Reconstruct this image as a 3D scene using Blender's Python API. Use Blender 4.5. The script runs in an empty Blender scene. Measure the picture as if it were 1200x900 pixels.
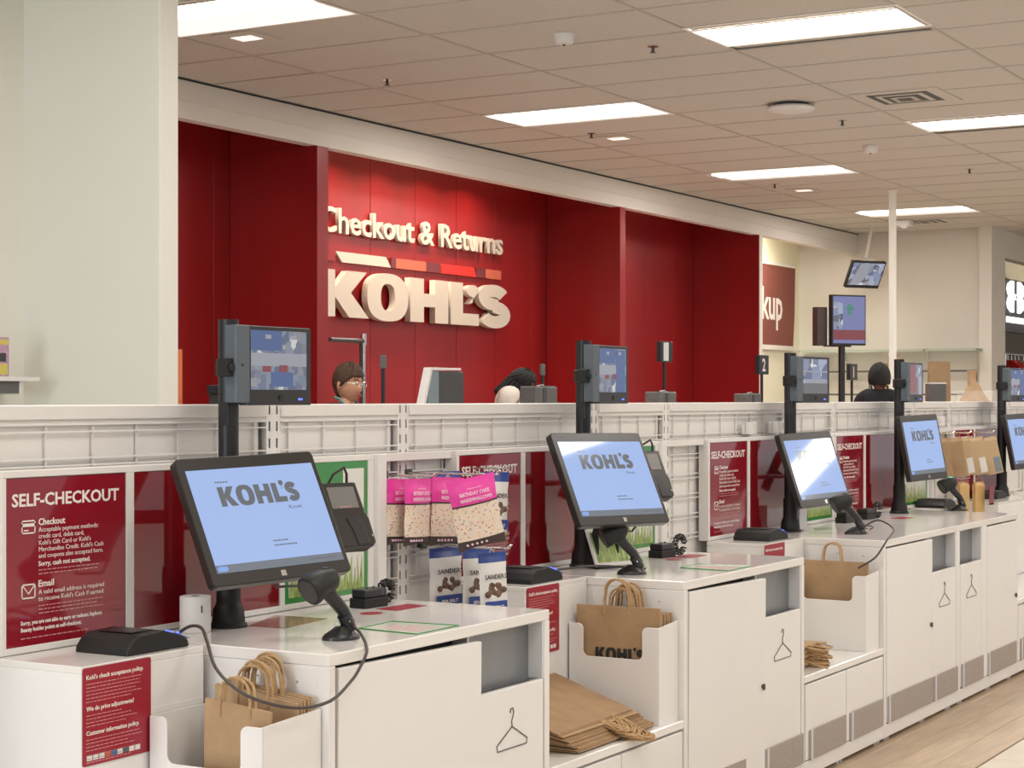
import bpy, bmesh, math, random
from mathutils import Vector, Matrix
random.seed(7)
scn = bpy.context.scene
COL = scn.collection
PI = math.pi

# ------------------------------------------------------------ camera, world, lights, exposure
cd = bpy.data.cameras.new('camera'); cam = bpy.data.objects.new('camera', cd); COL.objects.link(cam)
cam.location = (0, 0, 1.55)
cam.rotation_euler = (PI/2, 0, 0.5277 - PI/2)
cd.sensor_width = 36; cd.lens = 2131.5/1200*36; cd.shift_y = 0.01488
cd.clip_end = 200
scn.camera = cam
vs = scn.view_settings
vs.view_transform = 'Standard'; vs.look = 'None'; vs.gamma = 1; vs.use_curve_mapping = False
vs.exposure = 0.12
w = bpy.data.worlds.new('store_ambience'); scn.world = w; w.use_nodes = True
w.node_tree.nodes['Background'].inputs[0].default_value = (0.93, 0.95, 1.0, 1)
w.node_tree.nodes['Background'].inputs[1].default_value = 0.46

def area(name, loc, sx, sy, power, col=(1, 1, 1), rot=(0, 0, 0), spread=PI):
    l = bpy.data.lights.new(name, 'AREA'); l.shape = 'RECTANGLE'; l.size = sx; l.size_y = sy
    l.energy = power; l.color = col; l.spread = spread
    o = bpy.data.objects.new(name, l); COL.objects.link(o); o.location = loc; o.rotation_euler = rot
    return o
CEIL = 3.70
WARM = (1.0, 0.955, 0.905)
# lamps of the store's troffers out of the frame, in the rows that go on before and beside the camera
for j in range(1, 5):
    for k in range(-3, 4):
        area('ceiling_lamp', ((12.1 if j % 2 else 9.92)+4.1*k, 3.82-2.66*j, CEIL-0.03), 0.6, 1.25, 36, WARM)
for x in (-2.4, 1.7, 5.8): area('ceiling_lamp', (x, 3.82, CEIL-0.03), 0.6, 1.25, 36, WARM)
# the glazed store front behind the camera
area('entrance_daylight', (-7, 3.5, 1.7), 8, 3.0, 700, (0.84, 0.93, 1.0), (0, -PI/2, 0))

# ------------------------------------------------------------ materials
def mat(name, col, rough=0.5, metal=0.0, noise=0.04, scale=12.0, bump=0.0, bscale=150.0, emit=0.0, coat=0.0, spec=0.5, alpha=1.0, trans=0.0, stretch=None):
    m = bpy.data.materials.new(name); m.use_nodes = True
    nt = m.node_tree; b = nt.nodes['Principled BSDF']
    tc = nt.nodes.new('ShaderNodeTexCoord'); mp = nt.nodes.new('ShaderNodeMapping')
    nt.links.new(tc.outputs['Object'], mp.inputs[0])
    if stretch: mp.inputs['Scale'].default_value = stretch
    n = nt.nodes.new('ShaderNodeTexNoise'); n.inputs['Scale'].default_value = scale; n.inputs['Detail'].default_value = 3
    nt.links.new(mp.outputs[0], n.inputs['Vector'])
    r = nt.nodes.new('ShaderNodeValToRGB')
    r.color_ramp.elements[0].position = 0.3; r.color_ramp.elements[1].position = 0.7
    r.color_ramp.elements[0].color = tuple(max(0, c*(1-noise)) for c in col) + (1,)
    r.color_ramp.elements[1].color = tuple(min(1, c*(1+noise)) for c in col) + (1,)
    nt.links.new(n.outputs[0], r.inputs[0]); nt.links.new(r.outputs[0], b.inputs['Base Color'])
    b.inputs['Roughness'].default_value = rough; b.inputs['Metallic'].default_value = metal
    b.inputs['Specular IOR Level'].default_value = spec
    b.inputs['Coat Weight'].default_value = coat; b.inputs['Coat Roughness'].default_value = 0.06
    b.inputs['Alpha'].default_value = alpha; b.inputs['Transmission Weight'].default_value = trans
    if emit:
        nt.links.new(r.outputs[0], b.inputs['Emission Color']); b.inputs['Emission Strength'].default_value = emit
    if bump:
        n2 = nt.nodes.new('ShaderNodeTexNoise'); n2.inputs['Scale'].default_value = bscale
        nt.links.new(mp.outputs[0], n2.inputs['Vector'])
        bp = nt.nodes.new('ShaderNodeBump'); bp.inputs['Strength'].default_value = bump; bp.inputs['Distance'].default_value = 0.01
        nt.links.new(n2.outputs[0], bp.inputs['Height']); nt.links.new(bp.outputs[0], b.inputs['Normal'])
    return m
K = {}
def litmat(name, col, rough=0.1, strength=1.0):
    m = mat(name, col, rough, noise=0.02, scale=3, emit=strength)
    b = m.node_tree.nodes['Principled BSDF']
    for l in list(b.inputs['Base Color'].links): m.node_tree.links.remove(l)
    b.inputs['Base Color'].default_value = (0.012, 0.012, 0.014, 1)
    return m
K['white'] = mat('white_powder_coat', (0.78, 0.762, 0.74), 0.38, noise=0.012, scale=4)
K['top'] = mat('white_laminate_top', (0.77, 0.745, 0.71), 0.16, noise=0.02, scale=3, coat=0.3)
K['shelfwhite'] = mat('white_shelving_metal', (0.76, 0.738, 0.71), 0.42, noise=0.012, scale=5)
K['wall'] = mat('cream_wall_paint', (0.67, 0.635, 0.57), 0.75, noise=0.02, scale=2, bump=0.05, bscale=60)
K['column'] = mat('white_wall_paint', (0.80, 0.79, 0.71), 0.75, noise=0.012, scale=1.5)
K['yellow'] = mat('pale_yellow_wall_paint', (0.84, 0.79, 0.62), 0.75, noise=0.02, scale=2)
K['soffit'] = mat('soffit_paint', (0.74, 0.69, 0.63), 0.75, noise=0.01, scale=3)
K['red'] = mat('red_panel_laminate', (0.27, 0.009, 0.010), 0.32, noise=0.05, scale=6, stretch=(1, 1, 0.1))
K['tile'] = mat('ceiling_tile_mineral_fibre', (0.60, 0.555, 0.50), 0.9, noise=0.05, scale=60, bump=0.15, bscale=90)
K['tee'] = mat('ceiling_grid_paint', (0.50, 0.455, 0.405), 0.6, noise=0.03)
K['plank'] = mat('floor_vinyl_oak', (0.46, 0.345, 0.235), 0.38, noise=0.16, scale=3, stretch=(0.8, 9, 9))
K['plank2'] = mat('floor_vinyl_oak_light', (0.50, 0.385, 0.265), 0.38, noise=0.16, scale=3, stretch=(0.8, 9, 9))
K['ftile'] = mat('floor_tile_cream', (0.60, 0.53, 0.44), 0.3, noise=0.06, scale=5)
K['grout'] = mat('floor_underlay', (0.42, 0.36, 0.29), 0.8)
K['black'] = mat('black_plastic', (0.014, 0.014, 0.015), 0.34, noise=0.1)
K['matte'] = mat('black_matte_plastic', (0.013, 0.0125, 0.012), 0.5, noise=0.1, spec=0.35)
K['bezel'] = mat('monitor_bezel_black', (0.022, 0.020, 0.018), 0.3, noise=0.05)
K['blackmetal'] = mat('black_powder_coated_steel', (0.011, 0.0115, 0.013), 0.42, noise=0.06, spec=0.4)
K['slate'] = mat('slate_grey_metal', (0.085, 0.105, 0.125), 0.42, noise=0.03)
K['screen'] = litmat('lit_screen_blue', (0.33, 0.45, 0.75), 0.045)
K['screenbar'] = litmat('lit_screen_grey_bar', (0.16, 0.18, 0.21), 0.1)
K['screenlogo'] = litmat('lit_screen_logo_grey', (0.125, 0.135, 0.15), 0.1)
K['screenbtn'] = litmat('lit_screen_button', (0.22, 0.36, 0.72), 0.1)
K['termscreen'] = mat('card_terminal_screen', (0.17, 0.165, 0.155), 0.35, noise=0.05)
K['acry'] = mat('maroon_acrylic', (0.25, 0.011, 0.022), 0.07, noise=0.02, coat=0.6)
K['deepred'] = mat('dark_red_acrylic', (0.20, 0.006, 0.010), 0.05, noise=0.02, coat=0.8)
K['policy'] = mat('policy_sticker_red', (0.31, 0.013, 0.030), 0.35, noise=0.02)
K['print'] = mat('white_print', (0.82, 0.76, 0.72), 0.5, noise=0.01)
K['pinkprint'] = mat('fine_print_pink', (0.62, 0.32, 0.33), 0.5, noise=0.01)
K['blackprint'] = mat('black_print', (0.02, 0.02, 0.02), 0.5, noise=0.01)
K['letter'] = mat('cream_channel_letter', (0.60, 0.54, 0.46), 0.5, noise=0.01)
K['orange'] = mat('salmon_stripe', (0.58, 0.13, 0.075), 0.4, noise=0.02)
K['maroon'] = mat('maroon_stripe', (0.16, 0.025, 0.03), 0.4, noise=0.02)
K['brightred'] = mat('bright_red_stripe', (0.72, 0.025, 0.018), 0.4, noise=0.02)
K['kraft'] = mat('kraft_paper', (0.40, 0.262, 0.142), 0.8, noise=0.10, scale=14, bump=0.10, bscale=40)
K['kraftpale'] = mat('pale_kraft_paper', (0.52, 0.38, 0.22), 0.7, noise=0.05)
K['kraftdark'] = mat('kraft_paper_dark', (0.335, 0.212, 0.112), 0.85, noise=0.10, scale=14, bump=0.10, bscale=40)  # darker kraft tone for some of the flat bags
K['twine'] = mat('kraft_twisted_handle', (0.43, 0.275, 0.135), 0.8, noise=0.16, scale=70)
K['grey'] = mat('grey_recess_liner', (0.23, 0.24, 0.25), 0.33, metal=0.35, noise=0.12, scale=2.5)
K['vent'] = mat('grey_perforated_vent', (0.36, 0.31, 0.275), 0.6, noise=0.08, scale=120)
K['bluewhite'] = mat('pale_plastic_strip', (0.66, 0.67, 0.69), 0.4, noise=0.02)
K['chrome'] = mat('chrome', (0.7, 0.68, 0.66), 0.2, metal=1.0, noise=0.03)
K['paperroll'] = mat('thermal_paper', (0.80, 0.775, 0.74), 0.7, noise=0.015)
K['blueled'] = mat('blue_led', (0.10, 0.16, 1.0), 0.3, emit=1.6, noise=0.0)
K['blueclear'] = mat('blue_translucent_plastic', (0.12, 0.17, 0.55), 0.2, noise=0.05)
K['greenled'] = mat('green_led', (0.02, 0.7, 0.30), 0.3, emit=0.9, noise=0.0)
K['cable'] = mat('dark_brown_cable', (0.055, 0.042, 0.038), 0.5, noise=0.05)
K['green'] = mat('poster_green', (0.045, 0.25, 0.055), 0.2, noise=0.03, coat=0.5)
K['grass'] = mat('poster_grass_print', (0.30, 0.40, 0.12), 0.3, noise=0.55, scale=28, stretch=(3, 1, 0.7))
K['posterwhite'] = mat('poster_white', (0.72, 0.72, 0.66), 0.25, noise=0.02, coat=0.4)
K['pink'] = mat('pink_foil_film', (0.78, 0.06, 0.37), 0.3, noise=0.08, scale=18, bump=0.15, bscale=35)
K['pinkw'] = mat('pale_pink_print', (0.85, 0.55, 0.70), 0.4, noise=0.05)
K['cocoa'] = mat('dark_brown_film', (0.045, 0.028, 0.024), 0.35, noise=0.1)
K['navy'] = mat('royal_blue_film', (0.028, 0.062, 0.27), 0.3, noise=0.08)
K['bagwhite'] = mat('white_film', (0.74, 0.72, 0.69), 0.35, noise=0.02)
K['choc'] = mat('chocolate_print', (0.14, 0.075, 0.05), 0.5, noise=0.7, scale=45)
K['gold'] = mat('gold_film', (0.62, 0.40, 0.16), 0.35, noise=0.1)
def speckle(name, base, dots, scale, thr):
    m = mat(name, base, 0.35, noise=0.05, scale=25)
    nt = m.node_tree; b = nt.nodes['Principled BSDF']
    old = b.inputs['Base Color'].links[0].from_socket
    v = nt.nodes.new('ShaderNodeTexVoronoi'); v.inputs['Scale'].default_value = scale
    tc = nt.nodes.new('ShaderNodeTexCoord'); nt.links.new(tc.outputs['Object'], v.inputs['Vector'])
    lt = nt.nodes.new('ShaderNodeMath'); lt.operation = 'LESS_THAN'; lt.inputs[1].default_value = thr
    nt.links.new(v.outputs['Distance'], lt.inputs[0])
    rr = nt.nodes.new('ShaderNodeValToRGB'); rr.color_ramp.interpolation = 'CONSTANT'
    sp = nt.nodes.new('ShaderNodeSeparateColor'); nt.links.new(v.outputs['Color'], sp.inputs[0]); nt.links.new(sp.outputs[0], rr.inputs[0])
    for i, c in enumerate(dots):
        e = rr.color_ramp.elements[0] if i == 0 else rr.color_ramp.elements.new(i/len(dots))
        e.position = i/len(dots); e.color = c + (1,)
    mx = nt.nodes.new('ShaderNodeMix'); mx.data_type = 'RGBA'
    nt.links.new(lt.outputs[0], mx.inputs[0]); nt.links.new(old, mx.inputs[6]); nt.links.new(rr.outputs[0], mx.inputs[7])
    nt.links.new(mx.outputs[2], b.inputs['Base Color'])
    return m
K['marsh'] = speckle('marshmallow_sprinkle_print', (0.74, 0.62, 0.50), [(0.55, 0.15, 0.12), (0.75, 0.68, 0.58), (0.25, 0.30, 0.45), (0.7, 0.45, 0.15), (0.45, 0.20, 0.30)], 105, 0.30)
def video(name, cols, scale, strength):
    m = mat(name, cols[0], 0.12, noise=0.0, coat=0.6)
    nt = m.node_tree; b = nt.nodes['Principled BSDF']
    tc = nt.nodes.new('ShaderNodeTexCoord')
    n = nt.nodes.new('ShaderNodeTexVoronoi'); n.inputs['Scale'].default_value = scale; n.distance = 'CHEBYCHEV'
    nt.links.new(tc.outputs['Object'], n.inputs['Vector'])
    sp = nt.nodes.new('ShaderNodeSeparateColor'); nt.links.new(n.outputs['Color'], sp.inputs[0])
    r = nt.nodes.new('ShaderNodeValToRGB')
    r.color_ramp.interpolation = 'EASE'
    for i, c in enumerate(cols):
        e = r.color_ramp.elements[0] if i == 0 else r.color_ramp.elements.new(i/len(cols))
        e.position = i/len(cols); e.color = c + (1,)
    nt.links.new(sp.outputs[0], r.inputs[0])
    nt.links.new(r.outputs[0], b.inputs['Emission Color']); b.inputs['Emission Strength'].default_value = strength
    b.inputs['Base Color'].default_value = (0.02, 0.02, 0.02, 1)
    for l in list(b.inputs['Base Color'].links): nt.links.remove(l)
    return m
K['vid1'] = video('live_view_screen', [(0.20, 0.24, 0.36), (0.30, 0.36, 0.50), (0.42, 0.44, 0.52), (0.16, 0.20, 0.34), (0.34, 0.33, 0.38)], 34, 0.5)
K['vid2'] = video('security_view_screen', [(0.16, 0.18, 0.32), (0.30, 0.36, 0.55), (0.50, 0.56, 0.75), (0.10, 0.11, 0.16)], 16, 0.6)
K['vidblue'] = litmat('vidblue_picture', (0.13, 0.2, 0.42), 0.1, 0.55)
K['vidgrey'] = litmat('vidgrey_picture', (0.26, 0.25, 0.26), 0.1, 0.5)
K['vidwhite'] = litmat('vidwhite_picture', (0.45, 0.46, 0.52), 0.1, 0.6)
K['vidred'] = litmat('vidred_picture', (0.4, 0.1, 0.11), 0.1, 0.5)
K['vidlav'] = litmat('vidlav_picture', (0.24, 0.26, 0.5), 0.1, 0.7)
K['vidgreen'] = litmat('vidgreen_picture', (0.12, 0.36, 0.28), 0.1, 0.6)
K['lamp'] = mat('troffer_light', (1.0, 0.97, 0.92), 0.5, emit=7.0, noise=0.0)
K['reflector'] = mat('troffer_reflector', (0.90, 0.88, 0.84), 0.4, noise=0.01)
K['signbacklit'] = mat('backlit_white', (0.95, 0.98, 1.0), 0.4, emit=1.4, noise=0.0)
K['signgrey'] = mat('shop_sign_grey', (0.13, 0.125, 0.12), 0.5, noise=0.04)
K['skin'] = mat('skin_tan', (0.60, 0.31, 0.20), 0.5, noise=0.06, scale=30)
K['skindark'] = mat('skin_brown', (0.20, 0.085, 0.05), 0.5, noise=0.06, scale=30)
K['hairbrown'] = mat('hair_auburn_brown', (0.060, 0.026, 0.012), 0.55, noise=0.4, scale=60, bump=0.5, bscale=160, stretch=(3, 3, 0.6))
K['hairblack'] = mat('hair_black', (0.006, 0.005, 0.005), 0.7, noise=0.3, scale=60, bump=0.5, bscale=160, stretch=(3, 3, 0.6))
K['clothblack'] = mat('black_cloth', (0.014, 0.014, 0.018), 0.9, noise=0.2, scale=60, bump=0.1)
K['clothwhite'] = mat('cream_cloth', (0.66, 0.60, 0.53), 0.9, noise=0.05, scale=40, bump=0.1)
K['teal'] = mat('teal_lanyard', (0.06, 0.27, 0.25), 0.7)
K['blue'] = mat('blue_lanyard', (0.06, 0.27, 0.50), 0.7)
K['jeans'] = mat('dark_trousers', (0.02, 0.022, 0.03), 0.9)
K['eyewhite'] = mat('eye_white', (0.7, 0.66, 0.62), 0.3); K['iris'] = mat('iris_brown', (0.03, 0.015, 0.01), 0.2)
K['lip'] = mat('lips', (0.42, 0.12, 0.10), 0.45)
K['redcloth'] = mat('red_cloth', (0.62, 0.02, 0.02), 0.85, noise=0.1)
K['glass'] = mat('clear_glass_green', (0.75, 0.88, 0.80), 0.05, trans=0.9, noise=0.0)
K['clear'] = mat('clear_plastic', (0.95, 0.93, 0.9), 0.08, alpha=0.10, noise=0.0)
K['darkgrey'] = mat('dark_grey_plastic', (0.05, 0.05, 0.052), 0.45, noise=0.08)
K['midgrey'] = mat('mid_grey_plastic', (0.115, 0.11, 0.105), 0.45, noise=0.08)
K['bluegrey'] = mat('blue_grey_plastic', (0.20, 0.255, 0.29), 0.45, noise=0.03)
K['pickup'] = mat('brick_red_fabric_banner', (0.21, 0.058, 0.042), 0.7, noise=0.04)
K['lightorange'] = mat('orange_strip', (0.62, 0.16, 0.05), 0.5)
K['cardpink'] = mat('mauve_printed_card', (0.52, 0.32, 0.46), 0.5, noise=0.25, scale=50)
K['yellowprint'] = mat('yellow_print', (0.65, 0.55, 0.12), 0.5)
K['glare'] = K['posterwhite']

# ------------------------------------------------------------ mesh helpers
class MB:
    def __init__(s, M=None): s.v = []; s.f = []; s.M = M or Matrix()
    def add(s, vs, fs):
        n = len(s.v); s.v += [tuple(s.M @ Vector(p)) for p in vs]; s.f += [tuple(i+n for i in f) for f in fs]; return s
    def box(s, x0, x1, y0, y1, z0, z1):
        return s.add([(x0,y0,z0),(x1,y0,z0),(x1,y1,z0),(x0,y1,z0),(x0,y0,z1),(x1,y0,z1),(x1,y1,z1),(x0,y1,z1)],
                     [(0,3,2,1),(4,5,6,7),(0,1,5,4),(1,2,6,5),(2,3,7,6),(3,0,4,7)])
    def prism(s, pts, ax, a, b):
        # pts 2D; ax='y': (x,z) extruded along y, 'x': (y,z) along x, 'z': (x,y) along z
        def P(p, t): return (p[0], t, p[1]) if ax == 'y' else ((t, p[0], p[1]) if ax == 'x' else (p[0], p[1], t))
        n = len(pts); A = [P(p, a) for p in pts]; B = [P(p, b) for p in pts]
        return s.add(A+B, [tuple(range(n))[::-1], tuple(range(n, 2*n))] + [(i, (i+1) % n, n+(i+1) % n, n+i) for i in range(n)])
    def cyl(s, p0, p1, r0, r1=None, n=14):
        r1 = r0 if r1 is None else r1
        p0, p1 = Vector(p0), Vector(p1); d = (p1-p0).normalized()
        u = d.orthogonal().normalized(); w = d.cross(u)
        A = [p0+(u*math.cos(2*PI*i/n)+w*math.sin(2*PI*i/n))*r0 for i in range(n)]
        B = [p1+(u*math.cos(2*PI*i/n)+w*math.sin(2*PI*i/n))*r1 for i in range(n)]
        return s.add(A+B, [tuple(range(n))[::-1], tuple(range(n, 2*n))] + [(i, (i+1) % n, n+(i+1) % n, n+i) for i in range(n)])
    def tube(s, path, r, n=7, closed=False):
        P = [Vector(p) for p in path]; m = len(P); rs = r if isinstance(r, (list, tuple)) else [r]*m
        vs = []; prev = None
        for i in range(m):
            if closed: t = P[(i+1) % m]-P[i-1]
            else: t = P[min(i+1, m-1)]-P[max(i-1, 0)]
            t.normalize()
            if prev is None: u = t.orthogonal().normalized()
            else:
                u = prev - t*prev.dot(t)
                u = u.normalized() if u.length > 1e-6 else t.orthogonal().normalized()
            prev = u; w = t.cross(u)
            vs += [P[i]+(u*math.cos(2*PI*k/n)+w*math.sin(2*PI*k/n))*rs[i] for k in range(n)]
        fs = []
        for i in range(m if closed else m-1):
            j = (i+1) % m
            fs += [(i*n+k, i*n+(k+1) % n, j*n+(k+1) % n, j*n+k) for k in range(n)]
        if not closed: fs += [tuple(range(n))[::-1], tuple(range((m-1)*n, m*n))]
        return s.add(vs, fs)
    def lathe(s, prof, c=(0,0,0), n=20, sx=1, sy=1):
        vs = []; m = len(prof)
        for r, z in prof: vs += [(c[0]+sx*r*math.cos(2*PI*k/n), c[1]+sy*r*math.sin(2*PI*k/n), c[2]+z) for k in range(n)]
        fs = [(i*n+k, i*n+(k+1) % n, (i+1)*n+(k+1) % n, (i+1)*n+k) for i in range(m-1) for k in range(n)]
        return s.add(vs, fs + [tuple(range(n))[::-1], tuple(range((m-1)*n, m*n))])
    def ball(s, c, rx, ry, rz, n=12, m=8):
        prof = [(math.sin(PI*i/m), -math.cos(PI*i/m)) for i in range(1, m)]
        vs = [(c[0], c[1], c[2]-rz)]
        for r, z in prof: vs += [(c[0]+rx*r*math.cos(2*PI*k/n), c[1]+ry*r*math.sin(2*PI*k/n), c[2]+rz*z) for k in range(n)]
        vs.append((c[0], c[1], c[2]+rz)); L = len(vs)-1; q = len(prof)
        fs = [(0, 1+(k+1) % n, 1+k) for k in range(n)] + [(L, 1+(q-1)*n+k, 1+(q-1)*n+(k+1) % n) for k in range(n)]
        fs += [(1+i*n+k, 1+i*n+(k+1) % n, 1+(i+1)*n+(k+1) % n, 1+(i+1)*n+k) for i in range(q-1) for k in range(n)]
        return s.add(vs, fs)
    def build(s, name, m, parent=None, bevel=0, smooth=False, kind=None, loc=None, rot=None, seg=2):
        me = bpy.data.meshes.new(name); me.from_pydata(s.v, [], s.f)
        bm = bmesh.new(); bm.from_mesh(me); bmesh.ops.recalc_face_normals(bm, faces=bm.faces)
        if bevel:
            ed = [e for e in bm.edges if len(e.link_faces) == 2 and e.calc_face_angle(0) > 0.6]
            bmesh.ops.bevel(bm, geom=ed, offset=bevel, segments=seg, affect='EDGES', profile=0.5, clamp_overlap=True)
        bm.to_mesh(me); bm.free()
        me.materials.append(K[m] if isinstance(m, str) else m)
        if smooth: me.polygons.foreach_set('use_smooth', [True]*len(me.polygons))
        if smooth and not bevel:
            me.set_sharp_from_angle(angle=0.7)
        return link(name, me, parent, loc, rot, kind)
def link(name, me, parent=None, loc=None, rot=None, kind=None):
    o = bpy.data.objects.new(name, me); COL.objects.link(o)
    if parent: o.parent = parent
    if loc: o.location = loc
    if rot: o.rotation_euler = rot
    if kind: o['kind'] = kind
    return o
def tag(o, label, cat, group=None):
    o['label'] = label; o['category'] = cat
    if group: o['group'] = group
    return o
def thing(name, label, cat, loc=(0,0,0), rot=(0,0,0), group=None):
    o = bpy.data.objects.new(name, None); COL.objects.link(o); o.location = loc; o.rotation_euler = rot
    o.empty_display_size = 0.05
    return tag(o, label, cat, group)
def struct(o): o['kind'] = 'structure'; return o
def copy_tree(o, parent=None):
    c = o.copy(); COL.objects.link(c)
    if parent: c.parent = parent
    for ch in list(o.children): copy_tree(ch, c)
    return c
XZ = Matrix.Rotation(PI/2, 4, 'X')                    # text plane facing -y
def rrect(x0, x1, z0, z1, r, n=4):
    out = []
    for cx, cz, a in ((x1-r, z1-r, 0), (x0+r, z1-r, 90), (x0+r, z0+r, 180), (x1-r, z0+r, 270)):
        for i in range(n+1):
            t = math.radians(a+90*i/n); out.append((cx+r*math.cos(t), cz+r*math.sin(t)))
    return out
_cc = {}
def curve_mesh(cu):
    o = bpy.data.objects.new('tmp', cu); COL.objects.link(o)
    dg = bpy.context.evaluated_depsgraph_get(); dg.update()
    me = bpy.data.meshes.new_from_object(o.evaluated_get(dg))
    bpy.data.objects.remove(o); bpy.data.curves.remove(cu)
    return me
def shape_mesh(loops, depth):
    cu = bpy.data.curves.new('s', 'CURVE'); cu.dimensions = '2D'; cu.fill_mode = 'BOTH'; cu.extrude = depth/2
    for lp in loops:
        sp = cu.splines.new('POLY'); sp.points.add(len(lp)-1)
        for p, q in zip(sp.points, lp): p.co = (q[0], q[1], 0, 1)
        sp.use_cyclic_u = True
    return curve_mesh(cu)
def text_mesh(lines, h, depth=0.0004, bold=0.0, width=None, align='LEFT', gap=1.5):
    """flat lettering, cap height h, first baseline at 0; text plane xy"""
    cu = bpy.data.curves.new('t', 'FONT'); cu.body = lines if isinstance(lines, str) else '\n'.join(lines)
    cu.size = h/0.70; cu.extrude = depth/2; cu.offset = bold*h; cu.resolution_u = 2
    cu.align_x = align; cu.space_line = gap*0.70
    me = curve_mesh(cu)
    if width:
        xs = [v.co.x for v in me.vertices]; x0, x1 = min(xs), max(xs)
        k = width/(x1-x0)
        for v in me.vertices: v.co.x = (v.co.x-x0)*k if align == 'LEFT' else v.co.x*k
    return me
def put(name, me, m, parent, M=None, loc=None):
    """mesh laid from the xy plane onto local xz (facing -y) at loc"""
    me.transform((Matrix.Translation(Vector(loc)) if loc else Matrix()) @ (M if M is not None else XZ))
    me.materials.clear(); me.materials.append(K[m])
    return link(name, me, parent)
def text(name, s, h, loc, m, parent, **kw): return put(name, text_mesh(s, h, **kw), m, parent, None, loc)

def stroke(path, t):
    """closed outline of a thick polyline"""
    L = []; R = []; n = len(path)
    for i, p in enumerate(path):
        a = Vector(path[max(i-1, 0)]); b = Vector(path[min(i+1, n-1)]); d = (b-a).normalized(); nn = Vector((-d.y, d.x))
        tt = t[i] if isinstance(t, (list, tuple)) else t
        L.append((p[0]+nn.x*tt/2, p[1]+nn.y*tt/2)); R.append((p[0]-nn.x*tt/2, p[1]-nn.y*tt/2))
    return L + R[::-1]
def ell(cx, cy, rx, ry, n=28): return [(cx+rx*math.cos(2*PI*i/n), cy+ry*math.sin(2*PI*i/n)) for i in range(n)]
def super_o(cx, cy, rx, ry, e=2.5, n=36):
    out = []
    for i in range(n):
        c, s_ = math.cos(2*PI*i/n), math.sin(2*PI*i/n)
        out.append((cx+rx*math.copysign(abs(c)**(2/e), c), cy+ry*math.copysign(abs(s_)**(2/e), s_)))
    return out
def logo_loops():
    """heavy five-letter wordmark, unit height; list of (x offset, loops)"""
    Kl = [(0,0),(0,1),(.36,1),(.36,.62),(.62,1),(1.05,1),(.70,.53),(1.10,0),(.66,0),(.36,.42),(.36,0)]
    O = [super_o(.58,.5,.58,.53), super_o(.58,.5,.20,.30)]
    Hh = [(0,0),(0,1),(.37,1),(.37,.66),(.68,.66),(.68,1),(1.05,1),(1.05,0),(.68,0),(.68,.36),(.37,.36),(.37,0)]
    L = [(0,0),(0,1),(.37,1),(.37,.28),(.86,.28),(.86,0)]
    ap = ell(.17,.15,.16,.15,16)[:13] + [(.16,-.14),(.06,-.18),(.17,-.04)]
    c = []
    for a in range(20, 276, 17): c.append((.42+.27*math.cos(math.radians(a)), .71+.16*math.sin(math.radians(a))))
    for a in range(85, -165, -17): c.append((.44+.29*math.cos(math.radians(a)), .31+.175*math.sin(math.radians(a))))
    S = stroke(c, .29)
    return [('K', 0, [Kl]), ('O', 1.13, O), ('H', 2.40, [Hh]), ('L', 3.58, [L]), ('ap', 4.14, [[(x, y+.84) for x, y in ap]]), ('S', 4.47, [S])]
LOGOW = 5.36
def logo_mesh(width, h, depth):
    me = bmesh.new()
    for n, ox, loops in logo_loops():
        m = shape_mesh([[((x+ox)*width/LOGOW, y*h) for x, y in lp] for lp in loops], depth)
        me.from_mesh(m); bpy.data.meshes.remove(m)
    r = bpy.data.meshes.new('wordmark'); me.to_mesh(r); me.free(); return r

# ------------------------------------------------------------ the setting
# floor: cream tiles in the aisle, a strip of oak vinyl planks along the cabinets
fl = struct(MB().box(-10, 40, -10, 14, -0.06, -0.010).build('floor', 'grout'))
pm = [MB().box(0, 1.194, 0, 0.157, -0.008, 0).build('tmp', k, bevel=0.0015, seg=1) for k in ('plank', 'plank2')]
for r in range(5):
    for i in range(8):
        link('floor_plank', pm[(i*2+r*3+(i*r) % 2) % 2].data, fl, (5.2+i*1.197-0.43*r, 2.172+0.16*r, 0))
tm = MB().box(0, 0.606, 0, 0.303, -0.008, 0).build('tmp', 'ftile', bevel=0.002, seg=1)
for r in range(4):
    for i in range(12):
        link('floor_tile', tm.data, fl, (6.6+i*0.61-(0.3 if r % 2 else 0), 2.166-0.307*(r+1), 0))
for o in pm+[tm]: bpy.data.objects.remove(o)
MB().box(-10, 6.0, -10, 2.6, -0.0085, -.0008).box(6.0, 40, -10, 0.945, -0.0085, -.0008).box(13.3, 40, 0.945, 14, -0.0085, -.0008).box(-10, 13.3, 2.655, 14, -0.0085, -0.0012).build('aisle_surface', 'ftile', fl)

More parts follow.
